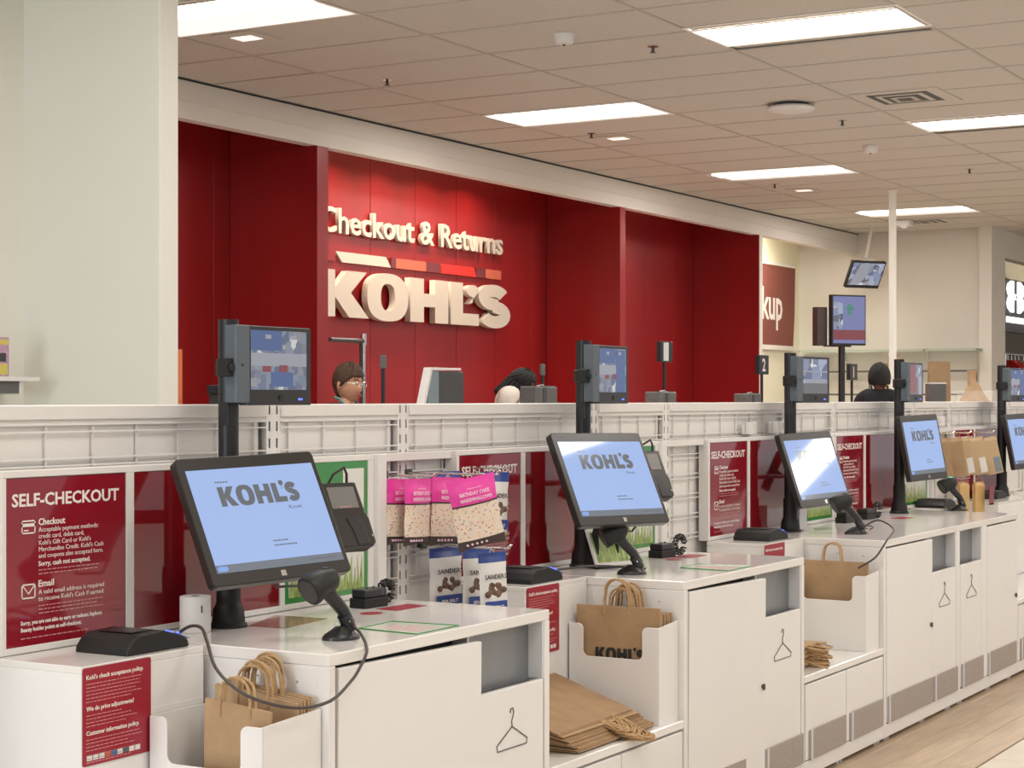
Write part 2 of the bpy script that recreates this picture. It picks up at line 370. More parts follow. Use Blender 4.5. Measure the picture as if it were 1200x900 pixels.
# ceiling: mineral fibre tiles in an exposed grid, backed by the slab above
ce = struct(MB().box(-10, 40, -10, 9.2, CEIL+0.012, CEIL+0.10).build('ceiling', 'tile'))
XS = [7.66+0.683*i for i in range(-3, 29)]
YS = [8.035, 7.14, 5.84, 4.46, 3.20, 1.90]
LIGHT = [(7.62, 8.32, 5.86, 7.13), (9.62, 10.23, 3.19, 4.44), (11.81, 12.44, 5.86, 7.12), (13.70, 14.30, 3.19, 4.45),
         (15.98, 16.56, 5.86, 7.15), (20.06, 20.68, 5.86, 7.13), (17.9, 18.52, 3.19, 4.45)]
tiles = {}
for j in range(len(YS)-1):
    y1, y0 = YS[j], YS[j+1]
    for i in range(len(XS)-1):
        x0, x1 = XS[i], XS[i+1]
        if any(a < (x0+x1)/2 < b and c < (y0+y1)/2 < d for a, b, c, d in LIGHT): continue
        if j not in tiles:
            tiles[j] = MB().box(0, x1-x0-0.022, 0, y1-y0-0.022, 0, 0.010).build('ceiling_tile', 'tile', ce, bevel=0.003, seg=1); o = tiles[j]
        else: o = link('ceiling_tile', tiles[j].data, ce)
        o.location = (x0+0.011, y0+0.011, CEIL+0.001+0.0015*random.random())
        o.rotation_euler = (0, random.uniform(-.0012, .0012), 0)
gr = MB()
for x in XS: gr.box(x-0.0115, x+0.0115, YS[-1], YS[0], CEIL-0.002, CEIL+0.003)
for y in YS[1:]: gr.box(XS[0], XS[-1], y-0.0115, y+0.0115, CEIL-0.0025, CEIL+0.003)
gr.build('ceiling_grid', 'tee', ce)

def troffer(x0, x1, y0, y1, label):
    t = thing('ceiling_troffer', label, 'ceiling light', ((x0+x1)/2, (y0+y1)/2, CEIL), group=None)
    a, b = (x1-x0)/2, (y1-y0)/2
    f = MB()
    f.box(-a-.02, a+.02, -b-.02, -b, -.004, .0).box(-a-.02, a+.02, b, b+.02, -.004, .0).box(-a-.02, -a, -b, b, -.004, .0).box(a, a+.02, -b, b, -.004, .0)
    f.build('frame', 'reflector', t)
    r = MB()
    h = .011; k = .80
    O = [(-a,-b,-.001),(a,-b,-.001),(a,b,-.001),(-a,b,-.001)]; I = [(-a*.80,-b*.96,h),(a*.10,-b*.96,h),(a*.10,b*.96,h),(-a*.80,b*.96,h)]
    r.add(O+I, [(0,1,5,4),(1,2,6,5),(2,3,7,6),(3,0,4,7)]).build('reflector', 'softglow', t)
    MB().add(I, [(0,1,2,3)]).build('diffuser', 'lamp', t)
    l = bpy.data.lights.new('troffer_lamp', 'AREA'); l.shape = 'RECTANGLE'; l.size = .86*a; l.size_y = 1.9*b; l.energy = 38; l.color = WARM
    lo = bpy.data.objects.new('troffer_lamp', l); COL.objects.link(lo); lo.parent = t; lo.location = (-.35*a, 0, 0.006)
K['softglow'] = mat('troffer_lit_reflector', (0.95, 0.90, 0.85), 0.5, emit=0.80, noise=0.0)  # reflector's lit look put in as emission; downlight lenses share it
for L, lab in zip(LIGHT, ('bright ceiling troffer at the top left beside the white column', 'largest bright ceiling troffer near the top right of the ceiling',
        'bright ceiling troffer above the red sign wall with the big letters', 'bright ceiling troffer cut off by the right edge of the picture, before the vent',
        'bright ceiling troffer above the right end of the red wall', 'farthest bright ceiling troffer, crossed by the slim white pole', 'ceiling troffer at the far right beyond the frame edge')):
    troffer(*L, lab)

# soffit, red wall with panels and fins
SY = 8.035; BY = 8.86; SZ = 3.432
struct(MB().box(6.9, 22.72, SY, SY+0.10, SZ, CEIL+.002).box(6.9, 22.72, SY-0.006, SY, 3.548, 3.5505).build('trim_1', 'soffit'))
MB().box(6.9, 22.72, SY-0.012, SY, CEIL-.012, CEIL-.002).build('joint_shade_strip', 'blackprint', bpy.data.objects['trim_1'])  # solid black strip drawn as the shade where soffit meets ceiling
wb = struct(MB().box(6.9, 19.45, BY+0.012, BY+0.15, 0, CEIL+.01).build('wall_back', 'maroon'))
MB().box(6.9, 22.72, SY+.1, BY+.02, CEIL+.0, CEIL+.011).build('alcove_ceiling', 'soffit', wb)
FIN = [(10.922, 11.061), (15.889, 16.001), (19.40, 19.49)]
def panels(xa, xb, seams):
    xs = [xa] + [s for s in seams if xa+.05 < s < xb-.05] + [xb]
    for a, b in zip(xs, xs[1:]):
        MB().box(a+.003, b-.003, BY, BY+.012, 0, CEIL).build('wall_panel', 'red', wb, bevel=.0015, seg=1)
seams = [12.801-0.692*7+0.692*i for i in range(18)]
panels(7.0, 10.922, seams); panels(11.061, 15.889, seams); panels(16.001, 19.40, [16.75, 17.45, 18.15, 18.85])
for i, (a, b) in enumerate(FIN):
    o = MB().box(a, b, SY+.002, BY, 0, SZ).box(a, b, SY+.102, BY, SZ, CEIL).build('fin', 'red', wb, bevel=.002, seg=1)
    MB().box(a-.004, a, BY-.09, BY-.082, 0, SZ).build('edge_bead', 'red', o)
struct(MB().box(19.405, 19.495, SY-.004, SY+.012, 0, SZ).build('trim_2', 'soffit'))
# wall washers hidden behind the soffit: real downlights of the alcoves
for x in (12.2, 12.9, 13.6, 14.3, 16.35, 17.1): area('alcove_downlight', (x, SY+0.38, CEIL-0.03), 0.15, 0.15, 11, (1.0, 0.80, 0.62), spread=2.4)
for x in (8.0, 9.6): area('alcove_downlight', (x, SY+0.38, CEIL-0.03), 0.15, 0.15, 5, (1.0, 0.85, 0.7), spread=2.4)
# pickup alcove and far walls
struct(MB().box(19.49, 22.9, BY-.02, BY+.12, 0, CEIL+.01).build('wall_pickup', 'yellow'))
area('pickup_fill_light', (20.9, 8.35, CEIL-.04), 0.5, 0.4, 34, (1.0, 0.95, 0.78))  # added fill, out of sight behind the soffit, brightens the yellow wall
struct(MB().box(22.72, 22.86, 6.27, BY, 0, CEIL+.01).build('wall_far', 'wall'))
wr = struct(MB().box(22.58, 23.223, 6.25, 6.40, 0, CEIL+.01).box(23.223, 36, 6.25, 6.40, 3.356, CEIL+.01).build('wall_right', 'wall'))
MB().box(22.574, 22.86, 6.244, 6.27, 0, CEIL).build('corner_bead', 'wall', wr)
# shop beyond the opening
struct(MB().box(22.9, 36, 9.6, 9.7, 0, 4).box(36, 36.1, 6.2, 9.7, 0, 4).build('wall_shop', 'wall'))
struct(MB().box(22.9, 36, 6.4, 9.7, 3.9, 4.0).build('trim_3', 'yellow'))
area('shop_fill_light', (27, 6.75, 3.85), 3, 0.4, 130, (1, 0.9, 0.72), (0.85, 0, 0))  # added area light, tilted to brighten the header over the shop sign
# white partition wall end at left, and the cream wall behind it
wl = struct(MB().box(6.397, 6.527, 5.60, 6.62, 0, CEIL+.01).build('wall_left', 'column', bevel=.003, seg=1))
struct(MB().box(2.5, 6.397, 6.455, 6.60, 0, CEIL+.01).build('wall_near', 'column'))

# ------------------------------------------------------------ checkout run
ST = [3.256, 5.375, 7.505, 9.13, 11.25]               # left edge of each station's sign
ORD = ['nearest', 'second', 'third', 'fourth', 'fifth']
GY = 3.40; SGY = 3.349; CF = 2.678; CT = 0.913

# --- gondola partition, one thing: uprights, cap rails, panels, wire grids
g = thing('gondola_partition', 'long low white metal gondola partition with wire grid behind all the checkouts', 'partition', (8, 3.45, 0))
gx, gy = 8, 3.45
UP = [2.35, 3.02, 4.392, 5.10, 6.48, 7.155, 8.53, 9.22, 10.57, 11.30, 12.70, 14.0]
def W2(x0, x1, y0, y1, z0, z1, mb=None): return (mb or MB()).box(x0-gx, x1-gx, y0-gy, y1-gy, z0, z1)
upm = None
for x in UP:
    if upm is None:
        mb = MB()
        mb.box(-.034, -.0225, -.062, .06, 0, 1.532).box(.0225, .034, -.062, .06, 0, 1.532).box(-.0135, .0135, -.062, .06, 0, 1.532)
        mb.box(-.034, .034, -.045, .06, 0, 1.53)
        for k in range(29):
            z = .06+.0508*k
            mb.box(-.0235, -.0125, -.0615, -.04, z, z+.022).box(.0125, .0235, -.0615, -.04, z, z+.022)
        upm = mb.build('upright', 'shelfwhite', g); o = upm
        sl = MB().box(-.0225, -.0135, -.0585, -.044, 0, 1.53).box(.0135, .0225, -.0585, -.044, 0, 1.53).build('slots', 'blackprint', upm)
    else:
        o = link('upright', upm.data, g); link('slots', sl.data, o)
    o.location = (x-gx, 0.008, 0)
for a, b in zip(UP, UP[1:]):
    a2, b2 = a+.034, b-.034
    W2(a2, b2, GY-.012, 3.51, 1.496, 1.535).build('cap_rail', 'shelfwhite', g, bevel=.003, seg=1)
    W2(a2, b2, GY-.002, 3.50, 1.481, 1.4955).build('inner_rail', 'shelfwhite', g)
    W2(a2+.016, b2-.022, GY+.010, 3.47, 0.0, 1.482).build('back_panel', 'shelfwhite', g)
    W2(a2, b2, 3.466, 3.475, 0.05, 1.481).build('gap_shade_backing', 'midgrey', g)  # grey sheet showing through the side gaps, colours in their darkness
    mb = MB()
    z = 1.484
    zz = []
    while z > .93: zz += [z, z-.019]; z -= .0885
    for q in zz: mb.box(a2-gx, b2-gx, GY-.006-gy, GY-gy, q-.0022, q+.0022)
    n = max(1, round((b2-a2)/.165)); 
    for i in range(n):
        x = a2+.05+(b2-a2-.1)*(i/max(1, n-1))
        mb.box(x-.0025-gx, x+.0025-gx, GY-gy, GY+.006-gy, .93, 1.48)
    mb.build('wire_grid', 'shelfwhite', g)

# --- sign frames (white), acrylic signs, posters
def body_lines(n, x0, x1, z, dz, m, parent, h=.0022, seed=0):
    """fine print too small to read: thin strokes of ragged length"""
    rnd = random.Random(seed); mb = MB()
    for i in range(n):
        x = x0; xe = x1 - rnd.random()*.35*(x1-x0)*(1 if i == n-1 else .4)
        while x < xe:
            wd = rnd.uniform(.006, .018); mb.box(x, min(x+wd, xe), -.0011, -.0006, z-i*dz, z-i*dz+h); x += wd+.004
    return mb.build('fine_print', m, parent)
def self_checkout_sign(S, label):
    t = thing('self_checkout_sign', label, 'sign', (S, SGY, .93), group=None)
    MB().box(.002, .433, 0, .006, .001, .422).build('panel', 'acry', t)
    text('title_lettering', 'SELF-CHECKOUT', .031, (.022, -.0005, .352), 'print', t, bold=.035, width=.385)
    x = .113
    text('heading_lettering', 'Checkout', .0165, (x, -.0005, .302), 'print', t, bold=.03, width=.094)
    text('body_lettering', ['Acceptable payment methods:', 'credit card, debit card,', "Kohl's Gift Card or Kohl's", "Merchandise Credit. Kohl's Cash", 'and coupons also accepted here.'], .0118, (x, -.0005, .2845), 'print', t, width=.235, gap=1.40)
    text('body_lettering', 'Sorry, cash not accepted.', .012, (x, -.0005, .1985), 'print', t, bold=.03, width=.186)
    body_lines(2, x, x+.225, .187, .0095, 'pinkprint', t, seed=3)
    text('heading_lettering', 'Email', .0165, (x, -.0005, .146), 'print', t, bold=.03, width=.054)
    text('body_lettering', ['A valid email address is required', "to receive Kohl's Cash if earned."], .0118, (x, -.0005, .127), 'print', t, width=.238, gap=1.45)
    body_lines(3, x, x+.24, .097, .0095, 'pinkprint', t, seed=4)
    text('body_lettering', ['Sorry, you are not able to earn or redeem Sephora', 'Beauty Insider points at self-checkout.'], .0098, (.052, -.0005, .054), 'print', t, bold=.04, width=.29, gap=1.75)
    body_lines(1, .052, .36, .019, .0095, 'pinkprint', t, seed=5)
    # card icon and envelope icon
    def ring(x0, x1, z0, z1, tk, mb): return mb.box(x0, x1, -.001, -.0004, z0, z0+tk).box(x0, x1, -.001, -.0004, z1-tk, z1).box(x0, x0+tk, -.001, -.0004, z0, z1).box(x1-tk, x1, -.001, -.0004, z0, z1)
    mb = ring(.054, .102, .282, .316, .0035, MB()); mb.box(.054, .102, -.001, -.0004, .300, .308).box(.062, .078, -.001, -.0004, .289, .292)
    mb.build('card_icon', 'print', t)
    mb = ring(.054, .102, .119, .156, .0035, MB()); mb.tube([(.057, -.001, .153), (.078, -.001, .131), (.099, -.001, .153)], .0017, 4)
    mb.build('envelope_icon', 'print', t)
    return t
def green_poster(S, label):
    t = thing('green_poster', label, 'poster', (S+1.13, SGY, .93))
    MB().box(0, .435, 0, .006, .001, .424).build('green_border', 'green', t)
    MB().box(.02, .415, -.0008, 0, .018, .40).build('white_field', 'posterwhite', t)
    MB().box(.02, .30, -.0014, -.0007, .335, .40).build('green_banner', 'green', t)
    text('lettering', 'MES', .015, (.235, -.0018, .340), 'print', t, bold=.03, width=.055)
    rnd = random.Random(5); mb = MB(); n = 60
    for i in range(n):
        x = .022+.39*i/n; h = .03+.06*rnd.random()+.03*abs(math.sin(i*.3)); l = rnd.uniform(-.012, .012)
        x0, x1 = max(.02, x-.006), min(.415, x+.006)
        mb.prism([(x0, .018), (x1, .018), (min(.415, max(.02, x+l)), .018+h)], 'y', -.0012-.0002*(i % 3), -.0008)
    mb.build('printed_grass', 'grass', t)
    mb = MB()
    mb.prism([(.30, .20), (.33, .245), (.39, .235), (.413, .17), (.40, .13), (.36, .15), (.32, .165)], 'y', -.0011, -.0008)
    mb.build('printed_leaves', 'grass', t)
    return t
for i, S in enumerate(ST):
    bay = i != 2
    x1 = S+1.60
    f = thing('sign_display', 'white metal display frame around the signs of the %s self-checkout%s' % (ORD[i], ', at the left edge' if i == 0 else ''), 'display', (S, SGY, .90))
    def F(a, b, y0, y1, z0, z1, nm='frame_bar'): return MB().box(a, b, y0, y1, z0-.90, z1-.90).build(nm, 'shelfwhite', f, bevel=.0015, seg=1)
    F(-.016, 1.60, -.004, .045, 1.354, 1.372, 'top_bar'); F(-.016, 1.60, -.004, .045, .9135, .931, 'bottom_bar')
    F(-.016, .001, -.004, .045, .931, 1.354, 'side_bar'); F(.434, .464, -.004, .045, .931, 1.354, 'divider'); F(1.104, 1.128, -.004, .045, .931, 1.354, 'divider'); F(1.566, 1.60, -.004, .045, .931, 1.354, 'side_bar')
    F(0, 1.60, .010, .03, .931, 1.354, 'backing')
    if bay:
        F(1.60, 1.648, -.02, .05, .914, 1.372, 'return_panel')
        F(1.648, 2.105, .015, .045, 1.345, 1.372, 'bay_header')
        MB().box(1.648, 1.664, .0, .045, 0.0, .46).build('bay_jamb', 'shelfwhite', f)
    self_checkout_sign(S, ('maroon sign with full self-checkout wording at the left edge, above the card reader wedge', 'maroon self-checkout sign half hidden behind the pink snack bags',
        'maroon self-checkout sign left of the third black pole, beside the empty wire grid', 'maroon self-checkout sign right of the glare-streaked third touchscreen', 'small far maroon self-checkout sign behind the hanging gift bags')[i])
    t = MB().box(0, .636, 0, .006, 0, .422).build('acrylic_panel', 'deepred', None, loc=(S+.466, SGY, .931))
    tag(t, 'plain glossy dark red acrylic panel behind the %s black pole' % ('nearest', 'second', 'third', 'fourth', 'far right')[i], 'panel')
    if i < 4: green_poster(S, ('green bordered grass poster behind the nearest touchscreen and card terminal', 'green bordered poster behind the second touchscreen', 'green bordered grass poster below the third touchscreen', 'green bordered grass poster below the fourth touchscreen')[i])

# --- counters
def hanger_icon(parent, x, y, z, s=1.0):
    k = lambda a, b: (x+a*s, y, z+b*s)
    p = [k(0, .028), k(-.002, .045), k(.006, .058), k(.010, .070), k(.004, .082), k(-.008, .080), k(-.011, .068)]
    MB().tube([k(0, .028), k(.088, -.018), k(.084, -.034), k(-.084, -.034), k(-.088, -.018), k(0, .028)], .0015*s, 5).tube(p, .0014*s, 5).build('hanger_emblem', 'blackprint', parent)
def feet(parent, x, y):
    MB().cyl((x-.02, y, 0), (x-.02, y, .022), .011, n=8).cyl((x+.02, y, 0), (x+.02, y, .022), .011, n=8).build('caster_feet', 'bluewhite', parent)
def vent(parent, x0, x1):
    v = MB().box(x0+.03, x1, CF-.008, CF-.001, .085, .207).build('vent_panel', 'vent', parent, bevel=.002, seg=1)
    MB().box(x0+.02, x0+.034, CF-.010, CF-.001, .083, .207).build('vent_strip', 'bluewhite', v)
    MB().box(x0+.006, x0+.02, CF-.003, CF-.001, .088, .203).build('vent_gap', 'vent', v)
def counter(X, W, label, flip=False, ajar=True):
    t = thing('checkout_counter', label, 'counter', (X, 0, 0))
    xd0, xd1, xo0, xo1 = (.03, .712, .712, W-.035) if not flip else (.52, W-.035, .035, .425)
    m = lambda x0, x1, y0, y1, z0, z1, nm, mt='white', bv=.0015: MB().box(x0, x1, y0, y1, z0, z1).build(nm, mt, t, bevel=bv, seg=1)
    m(0, W, CF, 3.345, .881, CT, 'counter_top', 'top', .003)
    b = m(.002, W-.002, 2.77, 3.34, .022, .881, 'carcass')
    m(.0, .028, CF, 2.775, .022, .881, 'stile'); m(W-.030, W, CF, 2.775, .022, .881, 'stile')
    m(xo0-.012 if not flip else xo1, xo0 if not flip else xd0, CF+.026 if not flip else CF, 2.775, .70 if not flip else .085, .881, 'stile')
    m(.0285, W-.0305, CF, 2.72, .022, .082, 'kick_board')
    # side face inset panel with screws (left side)
    m(-.0012, 0, CF+.035, 3.04, .46, .876, 'side_panel')
    MB().cyl((-.002, 2.90, .845), (0, 2.90, .845), .0032, n=8).cyl((-.002, 2.775, .838), (0, 2.775, .838), .0032, n=8).build('screw_heads', 'vent', t)
    d = MB().box(0, xd1-xd0-.004, -.002, .020, 0, .785).build('door', 'white', t, bevel=.002, seg=1, loc=(xd0+.002, CF, .088))
    d.rotation_euler = (0, .013 if ajar else .0, -.012 if ajar else 0)
    lx = (xd1-xd0-.035) if not flip else (xd1-xd0-.03)
    MB().cyl((lx, -.008, .375), (lx, 0, .375), .009, n=12).box(lx-.003, lx+.003, -.014, -.006, .362, .385).build('door_lock', 'midgrey', d)
    m(xd0, xd1, 2.755, 2.768, .085, .881, 'door_gap_shade', 'darkgrey', 0)  # dark grey sheet behind the door, stands in for the shaded interior
    hp = m(xo0+.004, xo1-.004, CF, CF+.018, .088, .708, 'hanger_panel', 'white', .002)
    hanger_icon(hp, (xo0+xo1)/2, CF-.0018, .566)
    m(xo0, xo1, 2.73, 2.765, .70, .881, 'return_slot', 'grey', 0)
    m(xo1-.004, xo1+.006, CF+.004, 2.765, .708, .881, 'slot_jamb', 'bluewhite', 0)
    vent(t, xd0, xd1-.01); vent(t, xo0+.01, xo1+.01)
    feet(t, .10, CF+.03); feet(t, W-.10, CF+.03); feet(t, .62, CF+.03)
    return t
counter(3.688, 1.133, 'white checkout counter nearest the camera, with grey return slot and hanger emblem')
counter(5.79, 1.148, 'second white checkout counter, lock on its door, beside the big stack of flat paper bags')
counter(7.925, 1.143, 'third white checkout counter, right of the bin holding one brown bag', ajar=False)
counter(9.07, 1.14, 'fourth white checkout counter with hanger emblem left of its door, near the right edge', flip=True, ajar=False)
for i, (a, b, lab) in enumerate(((1.70, 3.21, 'low white base cabinet left of the nearest counter, under the side box'), (4.823, 5.788, 'low white base cabinet under the big stack of flat paper bags'), (6.94, 7.923, 'low white base cabinet under the small pile of flat bags'), (10.212, 12.2, 'low white base cabinet at the far right edge'))):
    pass
def low_cabinet(a, b, lab):
    W = b-a; t = thing('low_cabinet', lab, 'cabinet', (a, 0, 0))
    m = lambda x0, x1, y0, y1, z0, z1, nm, mt='white', bv=.0015: MB().box(x0, x1, y0, y1, z0, z1).build(nm, mt, t, bevel=bv, seg=1)
    m(0, W, CF, 3.34, .400, .430, 'cabinet_top', 'top', .003); m(0, W, CF+.03, 3.34, .022, .40, 'carcass'); m(0, W, CF, CF+.04, .022, .082, 'kick_board')
    n = 2
    for k in range(n):
        x0 = .01+k*(W-.02)/n; x1 = .01+(k+1)*(W-.02)/n
        m(x0+.004, x1-.004, CF, CF+.025, .086, .392, 'drawer_front', 'white', .002); vent(t, x0+.03, x1-.02); feet(t, x1-.02, CF+.03)
low_cabinet(4.823, 5.788, 'low white base cabinet under the big stack of flat paper bags')
low_cabinet(6.94, 7.923, 'low white base cabinet under the small pile of flat bags')
low_cabinet(10.212, 12.0, 'low white base cabinet at the far right edge')
low_cabinet(2.9, 3.686, 'low white base cabinet below the nearest bag bin, at the bottom edge')
# side boxes
for S, lab in ((ST[0], 'white side box at the lower left carrying the nearest card reader wedge'), (ST[1], 'white side box behind the big bag stack, carrying a black wedge'), (ST[2], 'white side box with a small red sticker, left of the third pole'), (ST[4], 'white side box at the right edge, below the gift bags')):
    t = thing('side_box', lab, 'cabinet', (S, 0, 0))
    e = .41 if S != ST[4] else .9
    if S == ST[2]: e = .418
    MB().box(-.036, e, 3.06, 3.345, .895, CT).build('box_top', 'top', t, bevel=.002, seg=1)
    MB().box(-.036, e, 3.06, 3.345, .432, .895).build('box_body', 'white', t, bevel=.002, seg=1)
    MB().box(-.03, e-.004, 3.0585, 3.06, .44, .78).build('box_panel', 'white', t)
# bag bins
def bin_(X, wd, label, y0=2.70, y1=3.05):
    t = thing('bag_bin', label, 'bin', (X, 0, .43))
    T = .006
    zc = .222; zt = .335
    pts = [(y0, 0), (y1, 0), (y1, zt)]
    ya, yb = y0+.065, y1-.055
    def arc(cx, cz, r, a0, a1): return [(cx+r*math.cos(math.radians(a0+(a1-a0)*i/5)), cz+r*math.sin(math.radians(a0+(a1-a0)*i/5))) for i in range(6)]
    pts += arc(yb+.02, zt-.02, .02, 90, 180) + arc(yb-.02, zc+.02, .02, 0, -90) + arc(ya+.02, zc+.02, .02, 270, 180) + arc(ya-.02, zt-.02, .02, 0, 90) + [(y0, zt)]
    MB().prism(pts, 'x', 0, T).build('front_plate', 'white', t, bevel=.001, seg=1)
    MB().prism([(T, 0), (wd, 0), (wd, zt+.012), (T, zt)], 'y', y0, y0+T).build('side_plate', 'white', t)
    MB().box(T, wd, y1-T, y1, 0, zt).build('side_plate', 'white', t)
    MB().box(T, wd, y0+T, y1-T, 0, T).build('bottom_plate', 'white', t)
    return t
bin_(3.447, .238, 'white cut-front bin holding paper bags, nearest, at the bottom of the picture')
bin_(5.632, .155, 'white cut-front bin with a full set of paper bags, beside the big bag stack')
bin_(7.745, .177, 'white cut-front bin holding a single paper bag, under the third scanner')

# paper bags standing in the bins: sheet faces look along -x
def handle_mb(cy, z0, w, h, x=0, lean=0, mb=None, r=.0038):
    mb = mb or MB()
    pth = [(x, cy-w/2, z0-.03)]
    for i in range(11):
        a = PI - PI*i/10; pth.append((x+lean*math.sin(a), cy+w/2*math.cos(a)*(.92+.08*math.sin(a)), z0+h*.45+h*.55*math.sin(a)))
    pth.append((x, cy+w/2, z0-.03)); pth = [pth[0], (x, cy-w/2, z0+h*.2)] + pth[1:-1] + [(x, cy+w/2, z0+h*.2), pth[-1]]
    return mb.tube(pth, r, 6)
def standing_bag(X, y0, y1, z0, z1, th, label, group=None, seed=0, print_=False, lean=0.0, hh=.085, slope=0.0):
    rnd = random.Random(seed)
    t = thing('paper_bag', label, 'paper bag', (X, (y0+y1)/2, z0), (0, lean, rnd.uniform(-.02, .02)), group)
    w2 = (y1-y0)/2; h = z1-z0
    mb = MB(); n = 6
    # slightly wavy sheet bag with a folded side
    for s_ in (0, 1):
        vs = []; 
        for i in range(n+1):
            for j in range(n+1):
                y = -w2+2*w2*i/n; z = h*j/n
                x = (th if s_ else 0) + (.004*math.sin(3*y/w2+seed)*(1-j/n) + .003*math.sin(2.3*z/h*3+seed*2))
                vs.append((x, y, z+slope*y*(j/n)))
        mb.add(vs, [(i*(n+1)+j, (i+1)*(n+1)+j, (i+1)*(n+1)+j+1, i*(n+1)+j+1) for i in range(n) for j in range(n)])
    off = (n+1)**2
    def idx(i, j): return i*(n+1)+j
    fs = []
    for j in range(n):
        for i in (0, n): fs.append((idx(i, j), idx(i, j+1), off+idx(i, j+1), off+idx(i, j)))
    for i in range(n):
        for j in (0, n): fs.append((idx(i, j), idx(i+1, j), off+idx(i+1, j), off+idx(i, j)))
    mb.f += fs
    mb.build('bag_body', 'kraft', t)
    for s_ in (0, 1):
        handle_mb(rnd.uniform(-.012, .012), h, rnd.uniform(.086, .10), hh+rnd.uniform(-.012, .012), x=th*s_, lean=rnd.uniform(-.012, .012)).build('handle', 'twine', t, smooth=True)
    if print_:
        put('lettering', logo_mesh(.19, .045, .0006), 'blackprint', t, Matrix.Translation((-.0035, .085, h-.190)) @ Matrix.Rotation(-PI/2, 4, 'Z') @ XZ)
    return t
ORDW = ['foremost', 'second', 'third', 'fourth', 'fifth', 'sixth']
def nth(k, n, what): return ('topmost' if k == n-1 else 'bottom' if k == 0 else '%s from the top' % ({1: 'second', 2: 'third'}.get(n-1-k, '%dth' % (n-k)))) + ' ' + what
for k in range(6):
    o = standing_bag((3.497, 3.600, 3.614, 3.628, 3.642, 3.656)[k], 2.715 if k == 0 else 2.71, 2.915 if k == 0 else 2.972, .437, .803 if k == 0 else .812+.002*k, .009,
                 ORDW[k]+' brown paper bag from the front in the nearest bin' + (', lower than the rest' if k == 0 else ''), 'paper bags in the nearest bin', seed=k, hh=.072 if k == 0 else .076, slope=.10)
for k in range(6):
    X = 5.662+.019*k
    standing_bag(X, 2.713-.0*k, 3.035 if k == 0 else 3.02, .437, .828 if k == 0 else .805, .010,
                 ORDW[k]+' brown bag from the front in the big stack\'s bin' + (', with black store lettering' if k == 0 else ''), 'paper bags in the second bin', seed=20+k, print_=(k == 0), hh=.085)
standing_bag(7.80, 2.71, 3.035, .437, .822, .012, 'single brown paper bag in the bin under the third scanner', seed=40, hh=.085)

# flat stacks of bags on the low cabinets
def flat_bag(loc, rot, label, group, seed, sz=(.40, .32), th=.0075, th2=.0075, handle=True, back=None):
    group_wave = .6
    rnd = random.Random(seed)
    t = thing('flat_paper_bag', label, 'paper bag', loc, rot, group)
    a, b = sz
    mb = MB(); n = 5
    P = lambda i, j, k: (a*i/n, b*j/n, k*(th+(th2-th)*i/n if back is None else th+(back-th)*j/n)*.93 + .0012*math.sin(j*1.7+group_wave))
    for k in (0, 1): mb.add([P(i, j, k) for i in range(n+1) for j in range(n+1)], [(i*(n+1)+j, (i+1)*(n+1)+j, (i+1)*(n+1)+j+1, i*(n+1)+j+1) for i in range(n) for j in range(n)])
    o = (n+1)**2; ix = lambda i, j: i*(n+1)+j
    for j in range(n):
        for i in (0, n): mb.f.append((ix(i, j), ix(i, j+1), o+ix(i, j+1), o+ix(i, j)))
    for i in range(n):
        for j in (0, n): mb.f.append((ix(i, j), ix(i+1, j), o+ix(i+1, j), o+ix(i, j)))
    mb.build('bag_body', 'kraft' if seed % 3 else 'kraftdark', t)
    if handle:
        h = MB()
        cx = a*(.66+rnd.uniform(-.05, .05)); 
        for q in (0, 1):
            ww = .045+rnd.uniform(-.005, .005); ln = .07+rnd.uniform(-.012, .014); sk = rnd.uniform(-.015, .02)
            pth = [(cx-ww, .008, th*q)] + [(cx+sk*math.sin(PI*i/8)-ww*math.cos(PI*i/8), -ln*math.sin(PI*i/8), th*q+rnd.uniform(-.003, .003)-.010*math.sin(PI*i/8)) for i in range(9)] + [(cx+ww, .008, th*q)]
            h.tube(pth, .0036, 5)
        h.build('handles', 'twine', t, smooth=True)
    return t
NB = 22
for k in range(NB):
    rnd = random.Random(100+k)
    step = int(k/4.4)
    a_ = .545-.004*step
    flat_bag((5.603-.0175*step-a_+rnd.uniform(-.006, .006), 2.704+.012*step+rnd.uniform(-.006, .006), .4335+.0030*k), (.0150*k, 0, rnd.uniform(-.010, .010)),
             nth(k, NB, 'flat brown bag of the big slumping stack by the second counter'), 'flat bags in the big stack', 60+k, sz=(a_, .315), th=.0029, th2=.0029, back=.0074)
for k in range(9):
    rnd = random.Random(200+k)
    flat_bag((6.985+rnd.uniform(-.006, .006), 2.76+rnd.uniform(-.006, .006), .4335+.0106*k), (0, .0042*k, rnd.uniform(-.03, .03)), nth(k, 9, 'flat brown bag of the small pile below the single-bag bin'), 'flat bags in the small pile', 90+k, sz=(.40+rnd.uniform(-.015, .015), .27), th=.0105, th2=.0088)

